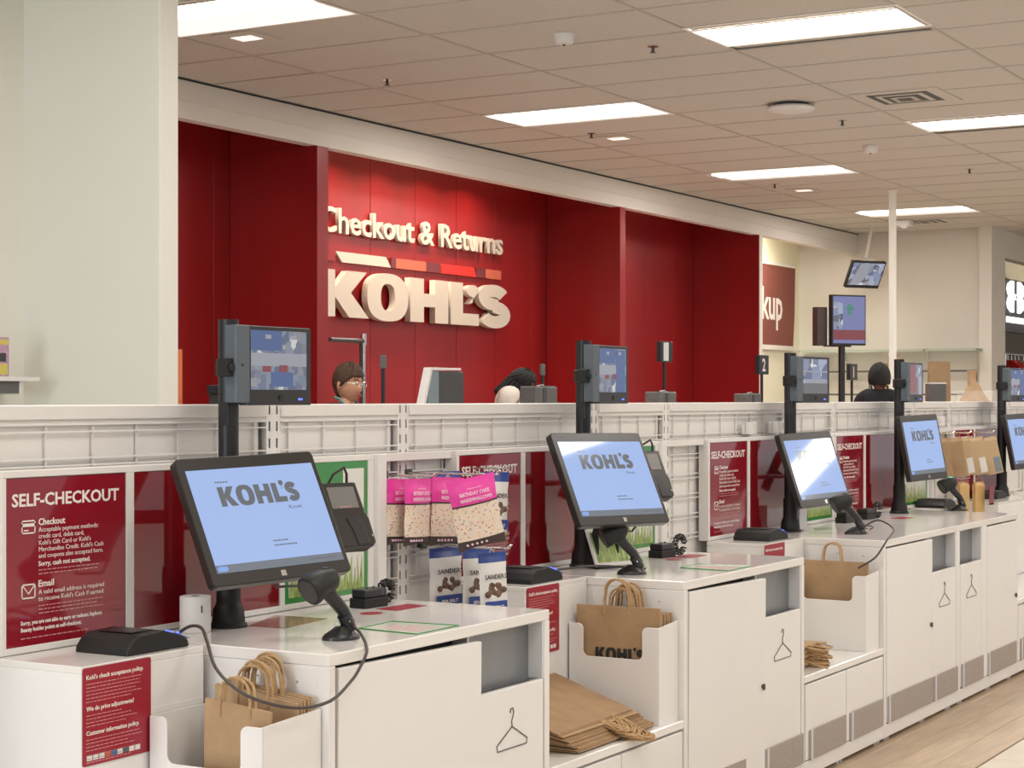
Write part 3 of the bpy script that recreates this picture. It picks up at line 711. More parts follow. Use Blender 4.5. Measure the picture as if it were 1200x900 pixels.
# stickers: policy signs on the side boxes
def policy(S, w_, h_, label, full=True):
    t = thing('policy_sign', label, 'sign', (S, 3.0572, CT-.004-h_))
    MB().prism(rrect(0, w_, 0, h_, .006), 'y', -.0018, 0.0).build('sticker', 'policy', t)
    z = h_-.028
    text('heading_lettering', "Kohl's check acceptance policy.", .0105, (.012, -.0022, z), 'print', t, bold=.03, width=.2)
    if not full: return t
    def fp(n, z, sd):
        mb = MB(); rnd = random.Random(sd)
        for i in range(n):
            x = .012; xe = w_-.02-rnd.random()*.09
            while x < xe:
                q = rnd.uniform(.006, .016); mb.box(x, min(xe, x+q), -.0023, -.0018, z-i*.0085, z-i*.0085+.0016); x += q+.003
        mb.build('fine_print', 'pinkprint', t)
    fp(6, z-.012, 1)
    text('heading_lettering', 'We do price adjustments!', .0105, (.012, -.0022, z-.075), 'print', t, bold=.03, width=.165)
    fp(4, z-.087, 2)
    text('heading_lettering', 'Customer information policy.', .0105, (.012, -.0022, z-.133), 'print', t, bold=.03, width=.185)
    fp(4, z-.145, 3); fp(3, z-.182, 4)
    cols = ['bagwhite', 'bagwhite', 'bagwhite', 'orange', 'vidblue', 'bagwhite', 'slate', 'bagwhite', 'bagwhite']
    for i, c in enumerate(cols): MB().box(.014+i*.021, .032+i*.021, -.0023, -.0018, .012+.0, .025).build('card_mark', c, t)
    return t
policy(3.218, .240, .234, 'large red policy sticker on the side box at the lower left')
policy(5.345, .225, .234, 'red policy sticker half hidden behind the nearest counter top, on the second side box')
policy(7.44, .235, .062, 'small red policy sticker on the third side box', full=False)

# ------------------------------------------------------------ devices on the counters
PX = [4.0, 6.115, 8.235, 9.875, 11.99]
PN = ['nearest', 'second', 'third', 'fourth', 'fifth']
pole = None
for i, x in enumerate(PX):
    lab = 'black mounting pole of the %s self-checkout, carrying a touchscreen and an upper camera screen' % PN[i]
    if pole is None:
        pole = thing('mounting_pole', lab, 'pole', (x, 3.25, CT))
        MB().cyl((0, 0, .012), (0, 0, .86), .0285, n=20).build('pole', 'blackmetal', pole, smooth=True)
        MB().lathe([(.053, 0), (.053, .008), (.047, .013), (.043, .052), (.037, .062), (.034, .072), (.034, .16)], n=24).build('base_flange', 'matte', pole, smooth=True)
        MB().lathe([(.033, .70), (.036, .705), (.036, .745), (.033, .75)], n=18).box(-.062, -.03, -.045, -.012, .70, .75).box(-.03, .05, -.05, -.028, .705, .745).cyl((-.046, -.052, .725), (-.046, -.03, .725), .012, n=10).build('clamp', 'matte', pole, bevel=.002, seg=1)
        MB().box(-.033, -.024, -.02, .005, .565, .63).build('cable_cover', 'black', pole)
        p = pole
    else:
        p = copy_tree(pole); p.location = (x, 3.25, CT); p['label'] = lab
# touchscreens: centre, yaw, tilt, roll
TS = [((3.885, 3.032, 1.236), -.288, .484, .034), ((5.905, 3.025, 1.263), -.317, .474, -.014), ((8.30, 3.145, 1.217), -.204, .339, .023), ((9.945, 3.13, 1.282), -.157, .184, .022), ((12.10, 3.13, 1.275), -.16, .19, .02)]
TW, TH = .455, .368
def touchscreen(i):
    c, yaw, til, rol = TS[i]
    t = thing('touchscreen', ('large black touchscreen tilted back at the left, showing the grey store wordmark', 'second tilted touchscreen with the store wordmark, right of the candy bags', 'third touchscreen streaked with two white light reflections', 'fourth touchscreen with faint wordmark, next to the hanging gift bags', 'fifth touchscreen cut off by the right edge')[i], 'monitor', c)
    t.rotation_mode = 'YXZ'; t.rotation_euler = (-til, -rol, yaw)
    MB().prism(rrect(-TW/2, TW/2, -TH/2, TH/2, .014), 'y', 0, .030).build('housing', 'bezel', t, bevel=.003)
    MB().box(-.16, .16, .030, .045, -.13, .13).box(-.06, .06, .045, .06, -.06, .06).build('back_cover', 'matte', t, bevel=.006)
    sx0, sx1, sz0, sz1 = -.205, .212, -.148, .147
    MB().box(sx0, sx1, -.0008, 0, sz0, sz1).build('screen', 'screen', t)
    MB().box(sx0, sx1, -.0012, -.0007, sz0, sz0+.022).build('task_bar', 'screenbar', t)
    MB().prism(rrect(sx0+.004, sx0+.036, sz0+.004, sz0+.018, .005), 'y', -.0016, -.0012).build('start_button', 'screenbtn', t)
    put('wordmark', logo_mesh(.262, .057, .0006), 'screenlogo', t, None, (-.125, -.0015, .037))
    text('lettering', 'Kiosk', .010, (.088, -.0014, .016), 'screenlogo', t, width=.045)
    mb = MB()
    for x0, x1, z in ((-.125, -.085, .106), (.0, .05, -.075), (.0, .07, -.088), (.10, .19, -.139)): 
        x = x0
        while x < x1: mb.box(x, x+.006, -.0015, -.0011, z, z+.004); x += .0085
    mb.build('small_print', 'screenlogo', t)
    MB().box(-.008, .008, -.0012, 0, -.174, -.158).build('maker_badge', 'chrome', t)
    # arm back to the pole
    R = t.rotation_euler.to_matrix(); q = R.transposed() @ (Vector((PX[i], 3.25, c[2]-.02)) - Vector(c))
    a = Vector((0, .055, -.0)); 
    MB().tube([a, a*.5+q*.5+Vector((0, .0, 0)), q], .020, 10).build('support_arm', 'matte', t, smooth=True)
    if i < 2: MB().tube([(-.02+.02*i, .03, -.15), (.0, .05, -.185), (.10, .08, -.18), (.15, .06, -.14)], .004, 6).build('cable', 'black', t, smooth=True)
    return t
for i in range(5): touchscreen(i)
# camera screens at the pole tops
def live_view(i):
    t = thing('camera_screen', ('upper camera screen on the nearest pole, showing a bluish view of the store', 'upper camera screen on the second pole, with a blue column on its picture', 'upper camera screen on the third pole, dark with a grey lower picture', 'upper camera screen on the fourth pole, with a red picture', 'upper camera screen at the right edge before the red clothes')[i], 'monitor', (PX[i]+.02, 3.205, 1.645), (0, 0, (-.03, .05, -.12, .05, -.1)[i]))
    MB().box(-.055, .004, -.012, .028, -.105, .112).build('bracket', 'slate', t, bevel=.003)
    MB().cyl((-.028, -.0135, .0), (-.028, -.011, .0), .004, n=8).build('screw', 'black', t)
    MB().box(-.045, .10, .025, .045, -.02, .02).build('mount_arm', 'matte', t)
    MB().box(.004, .285, -.004, .030, -.112, .112).build('housing', 'slate', t, bevel=.003)
    MB().box(.008, .283, -.0065, -.003, -.112, .110).build('front_bezel', 'bezel', t)
    a, b = .014, .262
    P = lambda x0, x1, z0, z1, m, nm='picture_band', k=0: MB().box(a+(b-a)*x0, a+(b-a)*x1, -.0075-.0004*k, -.0064, -.068+.168*z0, -.068+.168*z1).build(nm, m, t)
    if i == 3:
        P(0, 1, 0, 1, 'vidgrey', 'screen'); P(0, .55, .05, 1, 'vidred', k=1); P(.45, 1, .55, 1, 'vid1', k=2); P(.7, 1, 0, .6, 'vidwhite', k=3)
    elif i == 2:
        P(0, 1, 0, 1, 'vid2', 'screen'); P(0, 1, 0, .30, 'vidgrey', k=1); P(.1, .9, .3, .42, 'vidwhite', k=2); P(0, 1, .62, .66, 'vidwhite', k=3)
    else:
        P(0, 1, 0, 1, 'vid1', 'screen'); P(0, .55 if i == 0 else .6, .66, 1, 'vidblue', k=1); P(0, 1, .40, .62, 'vidwhite', k=1); P(.2, .35, .30, .40, 'vidred', k=2); P(.5, .65, .30, .42, 'vidred', k=2)
        P(.35, .75, .05, .30, 'vidblue', k=2) if i == 0 else P(.62, .96, .0, .97, 'vidblue', k=3)
        for x in (.25, .70): P(x, x+.10, .86, .93, 'vidwhite', k=4)
    MB().box(.225, .232, -.008, -.0064, -.098, -.092).box(.236, .243, -.008, -.0064, -.098, -.092).build('blue_lamps', 'blueled', t)
    MB().cyl((.145, -.0085, -.09), (.145, -.006, -.09), .009, n=12).build('camera_lens', 'matte', t)
for i in range(5): live_view(i)
# card terminals
def terminal(c, yaw, til, label, pi):
    t = thing('card_terminal', label, 'card reader', c); t.rotation_mode = 'YXZ'; t.rotation_euler = (-til, 0, yaw)
    MB().prism([(-.072, -.10), (-.060, -.108), (.062, -.108), (.078, -.095), (.078, -.02), (.070, .0), (.066, .10), (-.066, .10), (-.070, .0)], 'y', 0, .045).build('housing', 'bezel', t, bevel=.006)
    MB().box(-.050, .050, -.0012, 0, .016, .084).build('display', 'termscreen', t)
    text('lettering', "KOHL'S", .008, (-.02, -.0016, .016), 'pinkprint', t, width=.04)
    MB().prism([(-.010, -.014), (.022, -.016), (.040, -.030), (.048, -.055), (.048, -.10), (.008, -.103), (.004, -.06)], 'y', -.004, .02).build('reader_mouth', 'black', t, bevel=.002)
    MB().tube([(-.03, .02, .095), (-.01, .0, .125), (.03, -.01, .142), (.05, .01, .13), (.05, .03, .09)], .0042, 7).build('cable', 'black', t, smooth=True)
    MB().cyl((.068, -.002, -.075), (.068, .001, -.075), .004, n=8).build('indicator', 'chrome', t)
    q = t.rotation_euler.to_matrix().transposed() @ (Vector((PX[pi], 3.25, c[2]-.03)) - Vector(c))
    MB().tube([(0, .04, 0), (0, .075, -.01), tuple(q)], .012, 8).build('bracket', 'matte', t)
    return t
terminal((4.375, 3.11, 1.215), -.28, .46, 'black card terminal on a bracket beside the nearest touchscreen', 0)
terminal((6.535, 3.16, 1.255), -.45, .46, 'black card terminal half behind the second touchscreen', 1)
terminal((8.60, 3.19, 1.20), -.35, .40, 'black card terminal mostly hidden behind the third touchscreen', 2)
# scanners
def scanner(loc, yaw, label, led=None, cable=None, hood=1.0, loop=False):
    t = thing('barcode_scanner', label, 'scanner', loc, (0, 0, yaw))
    MB().lathe([(.050, 0), (.050, .007), (.044, .014), (.026, .026), (.016, .034)], (0, 0, 0), 22, 1.1, .85).build('base', 'black', t, smooth=True)
    MB().tube([(.030, 0, .022), (.018, 0, .048), (.006, 0, .064)], [.020, .019, .017], 12).build('cradle', 'black', t, smooth=True)
    MB().tube([(.030, 0, .040), (.004, 0, .078), (-.030, 0, .112), (-.052, 0, .138)], [.015, .0175, .019, .023], 12).build('handle', 'black', t, smooth=True)
    mb = MB(); mb.tube([(-.018, 0, .158), (-.030, 0, .160), (-.055, 0, .156), (-.080, 0, .148), (-.098, 0, .140), (-.110, 0, .134)], [.014, .030, .036, .038, .042, .041], 16)
    h = mb.build('head', 'matte', t, smooth=True)
    MB().tube([(-.1085, 0, .1345), (-.1125, 0, .1325)], [.035, .033], 16).build('scan_window', 'bezel', h)
    MB().box(-.062, -.045, -.006, .006, .184, .1945).build('indicator_lamp', led or 'darkgrey', h)
    MB().tube([(.012, -.017, .050), (.035, -.012, .03), (.046, 0, .014)], .003, 6).build('chrome_clip', 'chrome', t, smooth=True)
    if loop:
        MB().tube([(.045+.028*math.sin(a), -.03-.03*math.cos(a), .012+.014+.014*math.sin(a*.5)) for a in [2*PI*k/16*.95 for k in range(17)]], .0032, 6).build('cable_loop', 'cable', t, smooth=True)
    if cable:
        Mi = (Matrix.Translation(loc) @ Matrix.Rotation(yaw, 4, 'Z')).inverted()
        # smooth the drape through its points
        P = [Vector(p) for p in cable]; pts = []
        for k in range(len(P)-1):
            p0, p1, p2, p3 = P[max(k-1, 0)], P[k], P[k+1], P[min(k+2, len(P)-1)]
            for q in range(5):
                u = q/5; pts.append(.5*((2*p1)+(p2-p0)*u+(2*p0-5*p1+4*p2-p3)*u*u+(3*p1-p0-3*p2+p3)*u**3))
        pts.append(P[-1])
        MB().tube([Mi @ p for p in pts], .0042, 8).build('cable', 'cable', t, smooth=True)
    return t
scanner((3.945, 2.825, CT), -.25, 'black barcode scanner on its stand at the front of the nearest counter, cable hanging', cable=[(3.968, 2.80, .945), (3.91, 2.735, .935), (3.835, 2.665, .908), (3.775, 2.645, .872), (3.715, 2.632, .845), (3.60, 2.61, .816), (3.47, 2.61, .818), (3.385, 2.65, .842), (3.36, 2.71, .872), (3.385, 2.79, .912), (3.50, 2.91, .949), (3.585, 3.0, .97), (3.61, 3.06, .968), (3.62, 3.12, .938)])
scanner((5.945, 2.96, CT), -.78, 'black barcode scanner on the second counter, before the small framed picture', cable=[(6.0, 2.93, .93), (5.97, 3.0, .935), (5.86, 3.06, .945), (5.74, 3.10, .945), (5.64, 3.14, .94)])
scanner((8.245, 2.925, CT), -.85, 'black barcode scanner on the third counter, with a looped cable', cable=[(8.30, 2.90, .93), (8.369, 2.93, .937), (8.345, 2.85, .975), (8.12, 2.70, .955), (7.93, 2.655, .93), (7.858, 2.64, .925), (7.80, 2.645, .89), (7.765, 2.67, .845), (7.755, 2.74, .80)], loop=True)
scanner((10.27, 3.03, CT), -.75, 'black barcode scanner with green lamp on the fourth counter', led='greenled')
# tag-pad wedges
def wedge(loc, yaw, label, s=1.0):
    t = thing('reader_wedge', label, 'card reader', loc, (0, 0, yaw))
    W_, D_ = .235*s, .175
    prof = [(0, 0), (.004, .016), (.022, .036), (.045, .048), (.135, .051), (.185, .037), (.228, .020), (.234, 0)]
    b = MB().prism([(x*s, z) for x, z in prof], 'y', 0, D_).build('housing', 'matte', t, bevel=.004)
    MB().box(.05*s, .13*s, .03, D_-.03, .0505, .0525).build('top_plate', 'black', t, bevel=.001, seg=1)
    MB().prism([(.190*s, .0375), (.2345*s, .0208), (.2345*s, .0195), (.190*s, .035)], 'y', .0, D_*.35).build('blue_lens', 'blueclear', t)
    MB().ball((.205*s, .014, .036), .006, .004, .004).build('blue_lamp', 'blueled', t)
    MB().tube([(.150*s, .008, .049), (.165*s, .018, .0465), (.182*s, .008, .041)], .0018, 5).build('blue_chevron', 'blueled', t)
    return t
wedge((3.405, 3.085, CT), .0, 'black reader wedge with blue lamp on the side box at the lower left')
wedge((5.42, 3.085, CT), .0, 'black reader wedge on the second side box, right of the snack bags')
wedge((7.60, 3.10, CT), .0, 'black reader wedge beside the third pole base', 1.0)
wedge((10.42, 3.16, CT), .0, 'black reader wedge behind the fourth scanner')
wedge((11.55, 3.16, CT), .0, 'black reader wedge at the foot of the fifth pole')
# paper roll
t = thing('paper_roll', 'white receipt paper roll standing left of the nearest pole base', 'paper roll', (3.872, 3.262, CT))
MB().cyl((0, 0, 0), (0, 0, .098), .0425, n=28).build('roll', 'paperroll', t, bevel=.002, smooth=False)
MB().cyl((0, 0, .097), (0, 0, .0986), .011, n=14).build('core', 'midgrey', t)
MB().box(-.020, -.0185, -.0405, -.037, .055, .075).build('print_mark', 'blackprint', t)
t = thing('card_holder', 'small white plate at the foot of the third pole, right of the black wedge', 'holder', (8.33, 3.235, CT))
MB().box(-.01, .09, 0, .02, 0, .115).build('plate', 'white', t, bevel=.003); MB().box(-.02, .10, -.03, .03, 0, .006).build('foot', 'white', t)
# tethered cradles with coiled cords
def cradle(loc, yaw, label, coil=(.125, .02, .03), big=False):
    t = thing('device_cradle', label, 'cradle', loc, (0, 0, yaw))
    MB().box(-.058, .052, -.032, .032, 0, .030).build('base', 'matte', t, bevel=.003)
    MB().box(-.050, .050, -.028, .030, .030, .056).build('cup', 'black', t, bevel=.004)
    MB().prism([(.018, .0565), (.022, .036), (.034, .036), (.040, .0565)], 'y', -.0285, .0305).build('notch', 'darkgrey', t)
    MB().box(-.01, -.004, 0, .006, .055, .061).box(.02, .026, 0, .006, .055, .061).build('pins', 'midgrey', t)
    mb = MB(); pts = []
    R_, n = (.026 if not big else .032), 15
    for k in range(n*10+1):
        a = 2*PI*k/(n*10)*.93; b = 2*PI*k/10
        rr = R_+.0105*math.cos(b)
        pts.append((coil[0]+rr*math.cos(a)*1.15, coil[1]+.0105*math.sin(b), coil[2]+.007+rr*math.sin(a)))
    mb.tube(pts, .0034, 5); mb.build('coiled_cord', 'black', t, smooth=True)
    MB().tube([(.05, .01, .02), (.07, .015, .012), (.095, .02, .012)], .0035, 6).build('cord', 'black', t, smooth=True)
cradle((4.605, 3.19, CT), -.1, 'black device cradle with coiled cord at the back of the nearest counter', coil=(.115, .03, .030))
cradle((6.645, 3.17, CT), -.1, 'black device cradle with coiled cord beside the empty wire grid', coil=(.135, .0, .036), big=True)
cradle((8.98, 3.24, CT), -.1, 'black device cradle right of the third scanner', coil=(.11, .03, .03))
cradle((9.30, 3.24, CT), -.1, 'black device cradle with coiled cord left of the fourth pole base', coil=(.135, .0, .036), big=True)
# framed easel picture at station two
t = thing('easel_picture', 'small white framed green picture leaning on a black stand by the second pole base', 'picture', (6.10, 3.135, CT), (0, 0, -.35))
MB().prism([(0, 0), (.09, 0), (.075, .012), (.022, .16), (.0, .165)], 'x', -.055, -.048).prism([(0, 0), (.09, 0), (.022, .16), (.0, .165)], 'x', .048, .055).box(-.055, .055, .0, .09, 0, .008).build('stand', 'matte', t)
Mx = Matrix.Translation((0.0, -.012, .010)) @ Matrix.Rotation(-.42, 4, 'X')
MB(Mx).box(-.075, .115, -.006, .004, 0, .15).build('frame', 'bagwhite', t, bevel=.002)
MB(Mx).box(-.062, .102, -.0075, -.006, .014, .136).build('print', 'grass', t)
# flat stickers on the counter tops
def decal(pts, m, label, cat='sticker', outline=None):
    t = thing('counter_sticker', label, cat, (pts[0][0], pts[0][1], CT))
    q = [(x-pts[0][0], y-pts[0][1]) for x, y in pts]
    MB().prism(q, 'z', .0002, .0012).build('sheet', m, t)
    if outline:
        MB().tube([(x, y, .0015) for x, y in q], .0022, 4, True).build('green_edge', 'green', t)
        mb = MB(); cx = sum(x for x, y in q)/len(q); cy = sum(y for x, y in q)/len(q)
        for k in range(7): mb.box(cx-.05, cx+.04-.012*(k % 3), cy-.06+.018*k, cy-.054+.018*k, .0013, .0018)
        mb.build('fine_print', 'pinkprint', t)
    return t
K['matred'] = mat('worn_maroon_mat', (0.27, 0.10, 0.075), 0.18, noise=0.15, scale=20, coat=.3)
for i, (X, nm) in enumerate(((3.688, 'nearest'), (5.79, 'second'))):
    dx = X-3.688
    if i == 0: decal([(4.05+dx, 3.09), (4.29+dx, 3.12), (4.28+dx, 3.30), (4.035+dx, 3.21)], 'matred', 'reddish brown flat mat on the counter behind the scanner')
    decal([(x+dx, y) for x, y in ell(4.462, 3.085, .038, .032, 16)], 'policy', 'round dark red sticker on the %s counter top' % nm)
    decal([(4.555+dx, 3.052), (4.715+dx, 3.052), (4.725+dx, 3.13), (4.557+dx, 3.135)], 'policy', 'dark red rectangular sticker on the %s counter, by the cradle' % nm)
    decal([(4.12+dx, 2.70), (4.335+dx, 2.70), (4.32+dx, 2.913), (4.145+dx, 2.906)], 'posterwhite', 'white sticker with green outline on the %s counter top' % nm, outline=True)
decal([(9.40, 3.06), (9.55, 3.06), (9.55, 3.14), (9.40, 3.14)], 'policy', 'small dark red sticker on the fourth counter top')
# small white sign holders clipped to the grid
for x, lab in ((8.03, 'small white clip-on sign holder left of the third pole'), (8.36, 'small white clip-on sign holder right beside the third pole'), (11.06, 'small white clip-on box above the gift bags')):
    t = thing('sign_holder', lab, 'sign holder', (x, 3.365, 1.385))
    MB().box(-.065, .065, 0, .006, 0, .056).build('plate', 'bagwhite', t, bevel=.002, seg=1); MB().box(-.065, -.055, -.03, .022, 0, .056).build('clip', 'white', t)

# ------------------------------------------------------------ hanging candy bags
def hook(x, z, y0, y1, label):
    t = thing('peg_hook', label, 'hook', (x, GY, z))
    MB().tube([(-.012, 0, 0), (-.012, y0-GY, 0), (-.006, y0-GY-.012, .012), (.006, y0-GY-.012, .012), (.012, y0-GY, 0), (.012, 0, 0)], .0028, 6).build('wire', 'chrome', t, smooth=True)
    MB().box(-.02, .02, -.008, .004, -.012, .012).build('clip', 'darkgrey', t)
def pouch(loc, w_, h_, yaw, roll, label, kind, group=None, d=.032):
    t = thing('snack_bag', label, 'snack bag', loc, (0, roll, yaw), group)
    n, m = 8, 14
    def sect(z0, z1, mt, nm, off=0.0):
        mb = MB(); zs = [z0+(z1-z0)*j/6 for j in range(7)]
        def P(i, z, s_):
            f = -z/h_; u = -1+2*i/n
            fat = d*(1-abs(u)**2.2)*max(0, min(1, (f-.06)/.22))*min(1, max(.12, (1.0-f)/.14+.25))
            x = u*w_/2*(1-.05*math.sin(PI*f)); zz = z + (.008*(1-u*u) if f > .97 else 0)
            return (x, s_*(fat/2+.0006+off)+.0016*math.sin(9*u+17*f), zz)
        for s_ in (-1, 1):
            mb.add([P(i, z, s_) for z in zs for i in range(n+1)], [(j*(n+1)+i, j*(n+1)+i+1, (j+1)*(n+1)+i+1, (j+1)*(n+1)+i) for j in range(6) for i in range(n)])
        o = 7*(n+1)
        for j in range(6):
            for i in (0, n): mb.f.append((j*(n+1)+i, (j+1)*(n+1)+i, o+(j+1)*(n+1)+i, o+j*(n+1)+i))
        for j in (0, 6):
            for i in range(n): mb.f.append((j*(n+1)+i, j*(n+1)+i+1, o+j*(n+1)+i+1, o+j*(n+1)+i))
        return mb.build(nm, mt, t, smooth=True)
    if kind == 'pink':
        sect(0, -.36*h_, 'pink', 'pink_top'); sect(-.36*h_, -.385*h_, 'cocoa', 'brown_line'); sect(-.385*h_, -.86*h_, 'marsh', 'marshmallow_panel'); sect(-.86*h_, -h_, 'cocoa', 'brown_base')
        text('lettering', ['BIRTHDAY CAKE', 'MARSHMALLOWS'], .0115, (-w_*.33, -d*.5-.0045, -.235*h_), 'pinkw', t, bold=.05, width=w_*.66, gap=1.7)
        text('lettering', "Hammond's", .006, (-w_*.15, -d*.5-.003, -.15*h_), 'pinkw', t, width=w_*.3)
        mb = MB()
        for k in range(5): mb.cyl((-w_*.34+k*w_*.1, -d*.5+.004, -.915*h_), (-w_*.34+k*w_*.1, -d*.5-.001, -.915*h_), .0038, n=8)
        mb.build('badges', 'pinkw', t)
    else:
        sect(0, -.16*h_, 'navy', 'blue_top'); sect(-.16*h_, -h_, 'bagwhite', 'white_body')
        text('lettering', 'SANDERS', .015, (-w_*.38, -d*.5-.004, -.42*h_), 'blackprint', t, bold=.02, width=w_*.76)
        rnd = random.Random(3); mb = MB()
        for k in range(14): mb.ball((rnd.uniform(-.28, .28)*w_, -d*.5+.001, -h_*rnd.uniform(.52, .70)), .013, .004, .011, 7, 5)
        mb.build('printed_candy', 'choc', t, smooth=True)
        MB().box(-w_*.38, w_*.38, -d*.5-.0022, -d*.5+.001, -.94*h_, -.78*h_).build('blue_label', 'navy', t)
        text('lettering', 'SEA SALT', .010, (-w_*.25, -d*.5-.0030, -.90*h_), 'print', t, bold=.03, width=w_*.5)
    MB().tube([(-.012+.002*k, .002, -.008+.016*math.sin(PI*k/12)) for k in range(13)], .0015, 4).build('hang_loop', 'bluewhite', t)
    return t
hook(4.985, 1.300, 3.20, 0, 'metal peg hook at the left of the wire grid, holding two pink bags')
hook(5.13, 1.302, 3.05, 0, 'metal peg hook holding the front pink snack bags')
hook(5.49, 1.308, 3.22, 0, 'metal peg hook holding the white bag with blue top')
hook(5.22, 1.052, 3.06, 0, 'metal peg hook holding the white chocolate bags')
pouch((4.975, 3.325, 1.288), .135, .218, -.10, .04, 'pink topped snack bag at the far left of the hanging row', 'pink', d=.03)
pouch((4.99, 3.265, 1.288), .135, .218, -.10, .03, 'second pink topped snack bag from the left of the row', 'pink', d=.03)
pouch((5.10, 3.315, 1.285), .115, .222, -.25, .03, 'narrow pink snack bag in the middle of the row, partly covered', 'pink', d=.03)
pouch((5.145, 3.245, 1.289), .165, .228, -.15, .05, 'pink snack bag directly behind the large front one', 'pink', d=.032)
pouch((5.03, 3.09, 1.296), .170, .232, -.62, -.20, 'large front pink snack bag with marshmallow print, tilted', 'pink', d=.036)
pouch((5.49, 3.265, 1.295), .155, .215, -.1, .05, 'white snack bag with blue top, right of the front pink one', 'white', d=.03)
pouch((5.27, 3.335, 1.302), .17, .22, -.1, .0, 'blue topped bag hidden behind the pink snack bags', 'white', d=.025)
pouch((5.215, 3.30, 1.048), .17, .205, -.15, .0, 'left white chocolate bag of the lower row', 'white', d=.035)
pouch((5.255, 3.20, 1.046), .13, .205, -.3, .0, 'middle white chocolate bag of the lower row', 'white', d=.035)
pouch((5.16, 3.085, 1.044), .105, .205, -.55, -.05, 'right front white chocolate bag of the lower row', 'white', d=.035)
# gift bags in the far bay
def gift_bag(loc, s, yaw, label, m='kraft', tagm=None):
    t = thing('gift_bag', label, 'gift bag', loc, (0, 0, yaw))
    a, h = .040*s, .20*s
    MB().prism([(-.018*s, -h), (.018*s, -h), (.017*s, -.02), (.005*s, 0), (-.005*s, 0), (-.017*s, -.02)], 'x', -a, a).build('bag_body', m, t, bevel=.002, seg=1)
    MB().tube([(-.03*s, -.012*s, -.01), (-.025*s, -.012*s, .03*s), (.025*s, -.012*s, .03*s), (.03*s, -.012*s, -.01)], .0025, 5).build('handle', 'twine', t)
    if tagm: MB().box(.0, a*.85, -.0200*s, -.0178*s, -h*.95, -h*.55).build('printed_tag', tagm, t)
    return t
for k, (x, y, lab, tg) in enumerate(((10.72, 3.27, 'kraft gift bag at the left of the far hanging row, by the fourth touchscreen', None), (10.82, 3.22, 'second kraft gift bag of the far hanging row', None), (10.95, 3.21, 'third kraft gift bag of the far hanging row', 'bagwhite'), (11.07, 3.17, 'fourth kraft gift bag of the far hanging row', 'bagwhite'), (11.19, 3.12, 'kraft gift bag with light blue tag at the right of the far hanging row', 'bluegrey'))):
    o = gift_bag((x, y, 1.315), 1.15, -1.0-.12*(k % 2), lab, 'kraftpale' if tg else 'kraft', tg); o.rotation_euler[1] = -.10-.03*k
for k, (x, y, lab) in enumerate(((10.94, 3.20, 'left gold snack pouch below the gift bags'), (11.06, 3.14, 'right gold snack pouch below the gift bags'))):
    gift_bag((x, y, 1.045), .92, -.6, lab, 'gold')
hook(10.73, 1.345, 3.20, 0, 'metal peg hook holding the leftmost kraft gift bag'); hook(10.90, 1.345, 3.15, 0, 'metal peg hook holding the middle kraft gift bags'); hook(11.15, 1.345, 3.08, 0, 'right metal peg hook above the light blue tagged gift bag')
t = thing('price_card', 'small maroon price card among the gold pouches', 'card', (11.10, 3.07, .905))
MB().box(-.05, .05, 0, .003, 0, .12).build('card', 'acry', t); MB().box(-.08, .05, .0, .006, -.0, .008).build('foot', 'chrome', t)

# ------------------------------------------------------------ sign wall lettering
LY = 8.80
sg = thing('store_wordmark', 'large cream raised store wordmark on the red wall', 'sign', (12.03, LY, 2.225))
for nm, x0, x1, z0, z1 in (('K', 11.93, 12.651, 0, .385), ('O', 12.626, 13.249, -.012, .397), ('H', 13.283, 13.904, 0, .385), ('L', 13.947, 14.437, 0, .385), ('ap', 14.225, 14.445, .195, .375), ('S', 14.44, 15.018, -.012, .397)):
    loops = [lp for n, o, lps in logo_loops() if n == nm for lp in lps]
    if nm == 'ap': bx0, bx1, bz0, bz1 = .01, .33, .66, 1.14
    else:
        bx0 = min(p[0] for lp in loops for p in lp); bx1 = max(p[0] for lp in loops for p in lp); bz0 = min(p[1] for lp in loops for p in lp); bz1 = max(p[1] for lp in loops for p in lp)
    L2 = [[((p[0]-bx0)/(bx1-bx0)*(x1-x0), (p[1]-bz0)/(bz1-bz0)*(z1-z0)) for p in lp] for lp in loops]
    put('letter', shape_mesh(L2, .06), 'letter', sg, None, (x0-12.03, 0, z0+.005))
t = thing('checkout_lettering', 'cream raised lettering above the coloured stripe on the red wall', 'sign', (12.0, LY+.03, 2.930))
put('lettering', text_mesh('Checkout & Returns', .205, depth=.035, bold=.022, width=2.93), 'letter', t, None, (.02, 0, 0))
t = thing('colour_stripe', 'segmented cream, salmon and red stripe above the big letters', 'sign', (12.2, 8.85, 2.69))
def seg(x0, x1, m, sk0=0, sk1=0): MB().prism([(x0-12.2+sk1, 0), (x1-12.2, 0), (x1-12.2-sk0, .086), (x0-12.2, .086)], 'y', -.012, .0095).build('segment', m, t)
seg(12.0, 12.267, 'red'); seg(12.267, 13.085, 'letter', .08, .09); seg(13.09, 13.164, 'maroon'); seg(13.164, 13.641, 'orange'); seg(13.641, 13.882, 'maroon'); seg(13.882, 14.504, 'brightred', .04, .02); seg(14.504, 14.674, 'maroon'); seg(14.674, 14.958, 'orange')

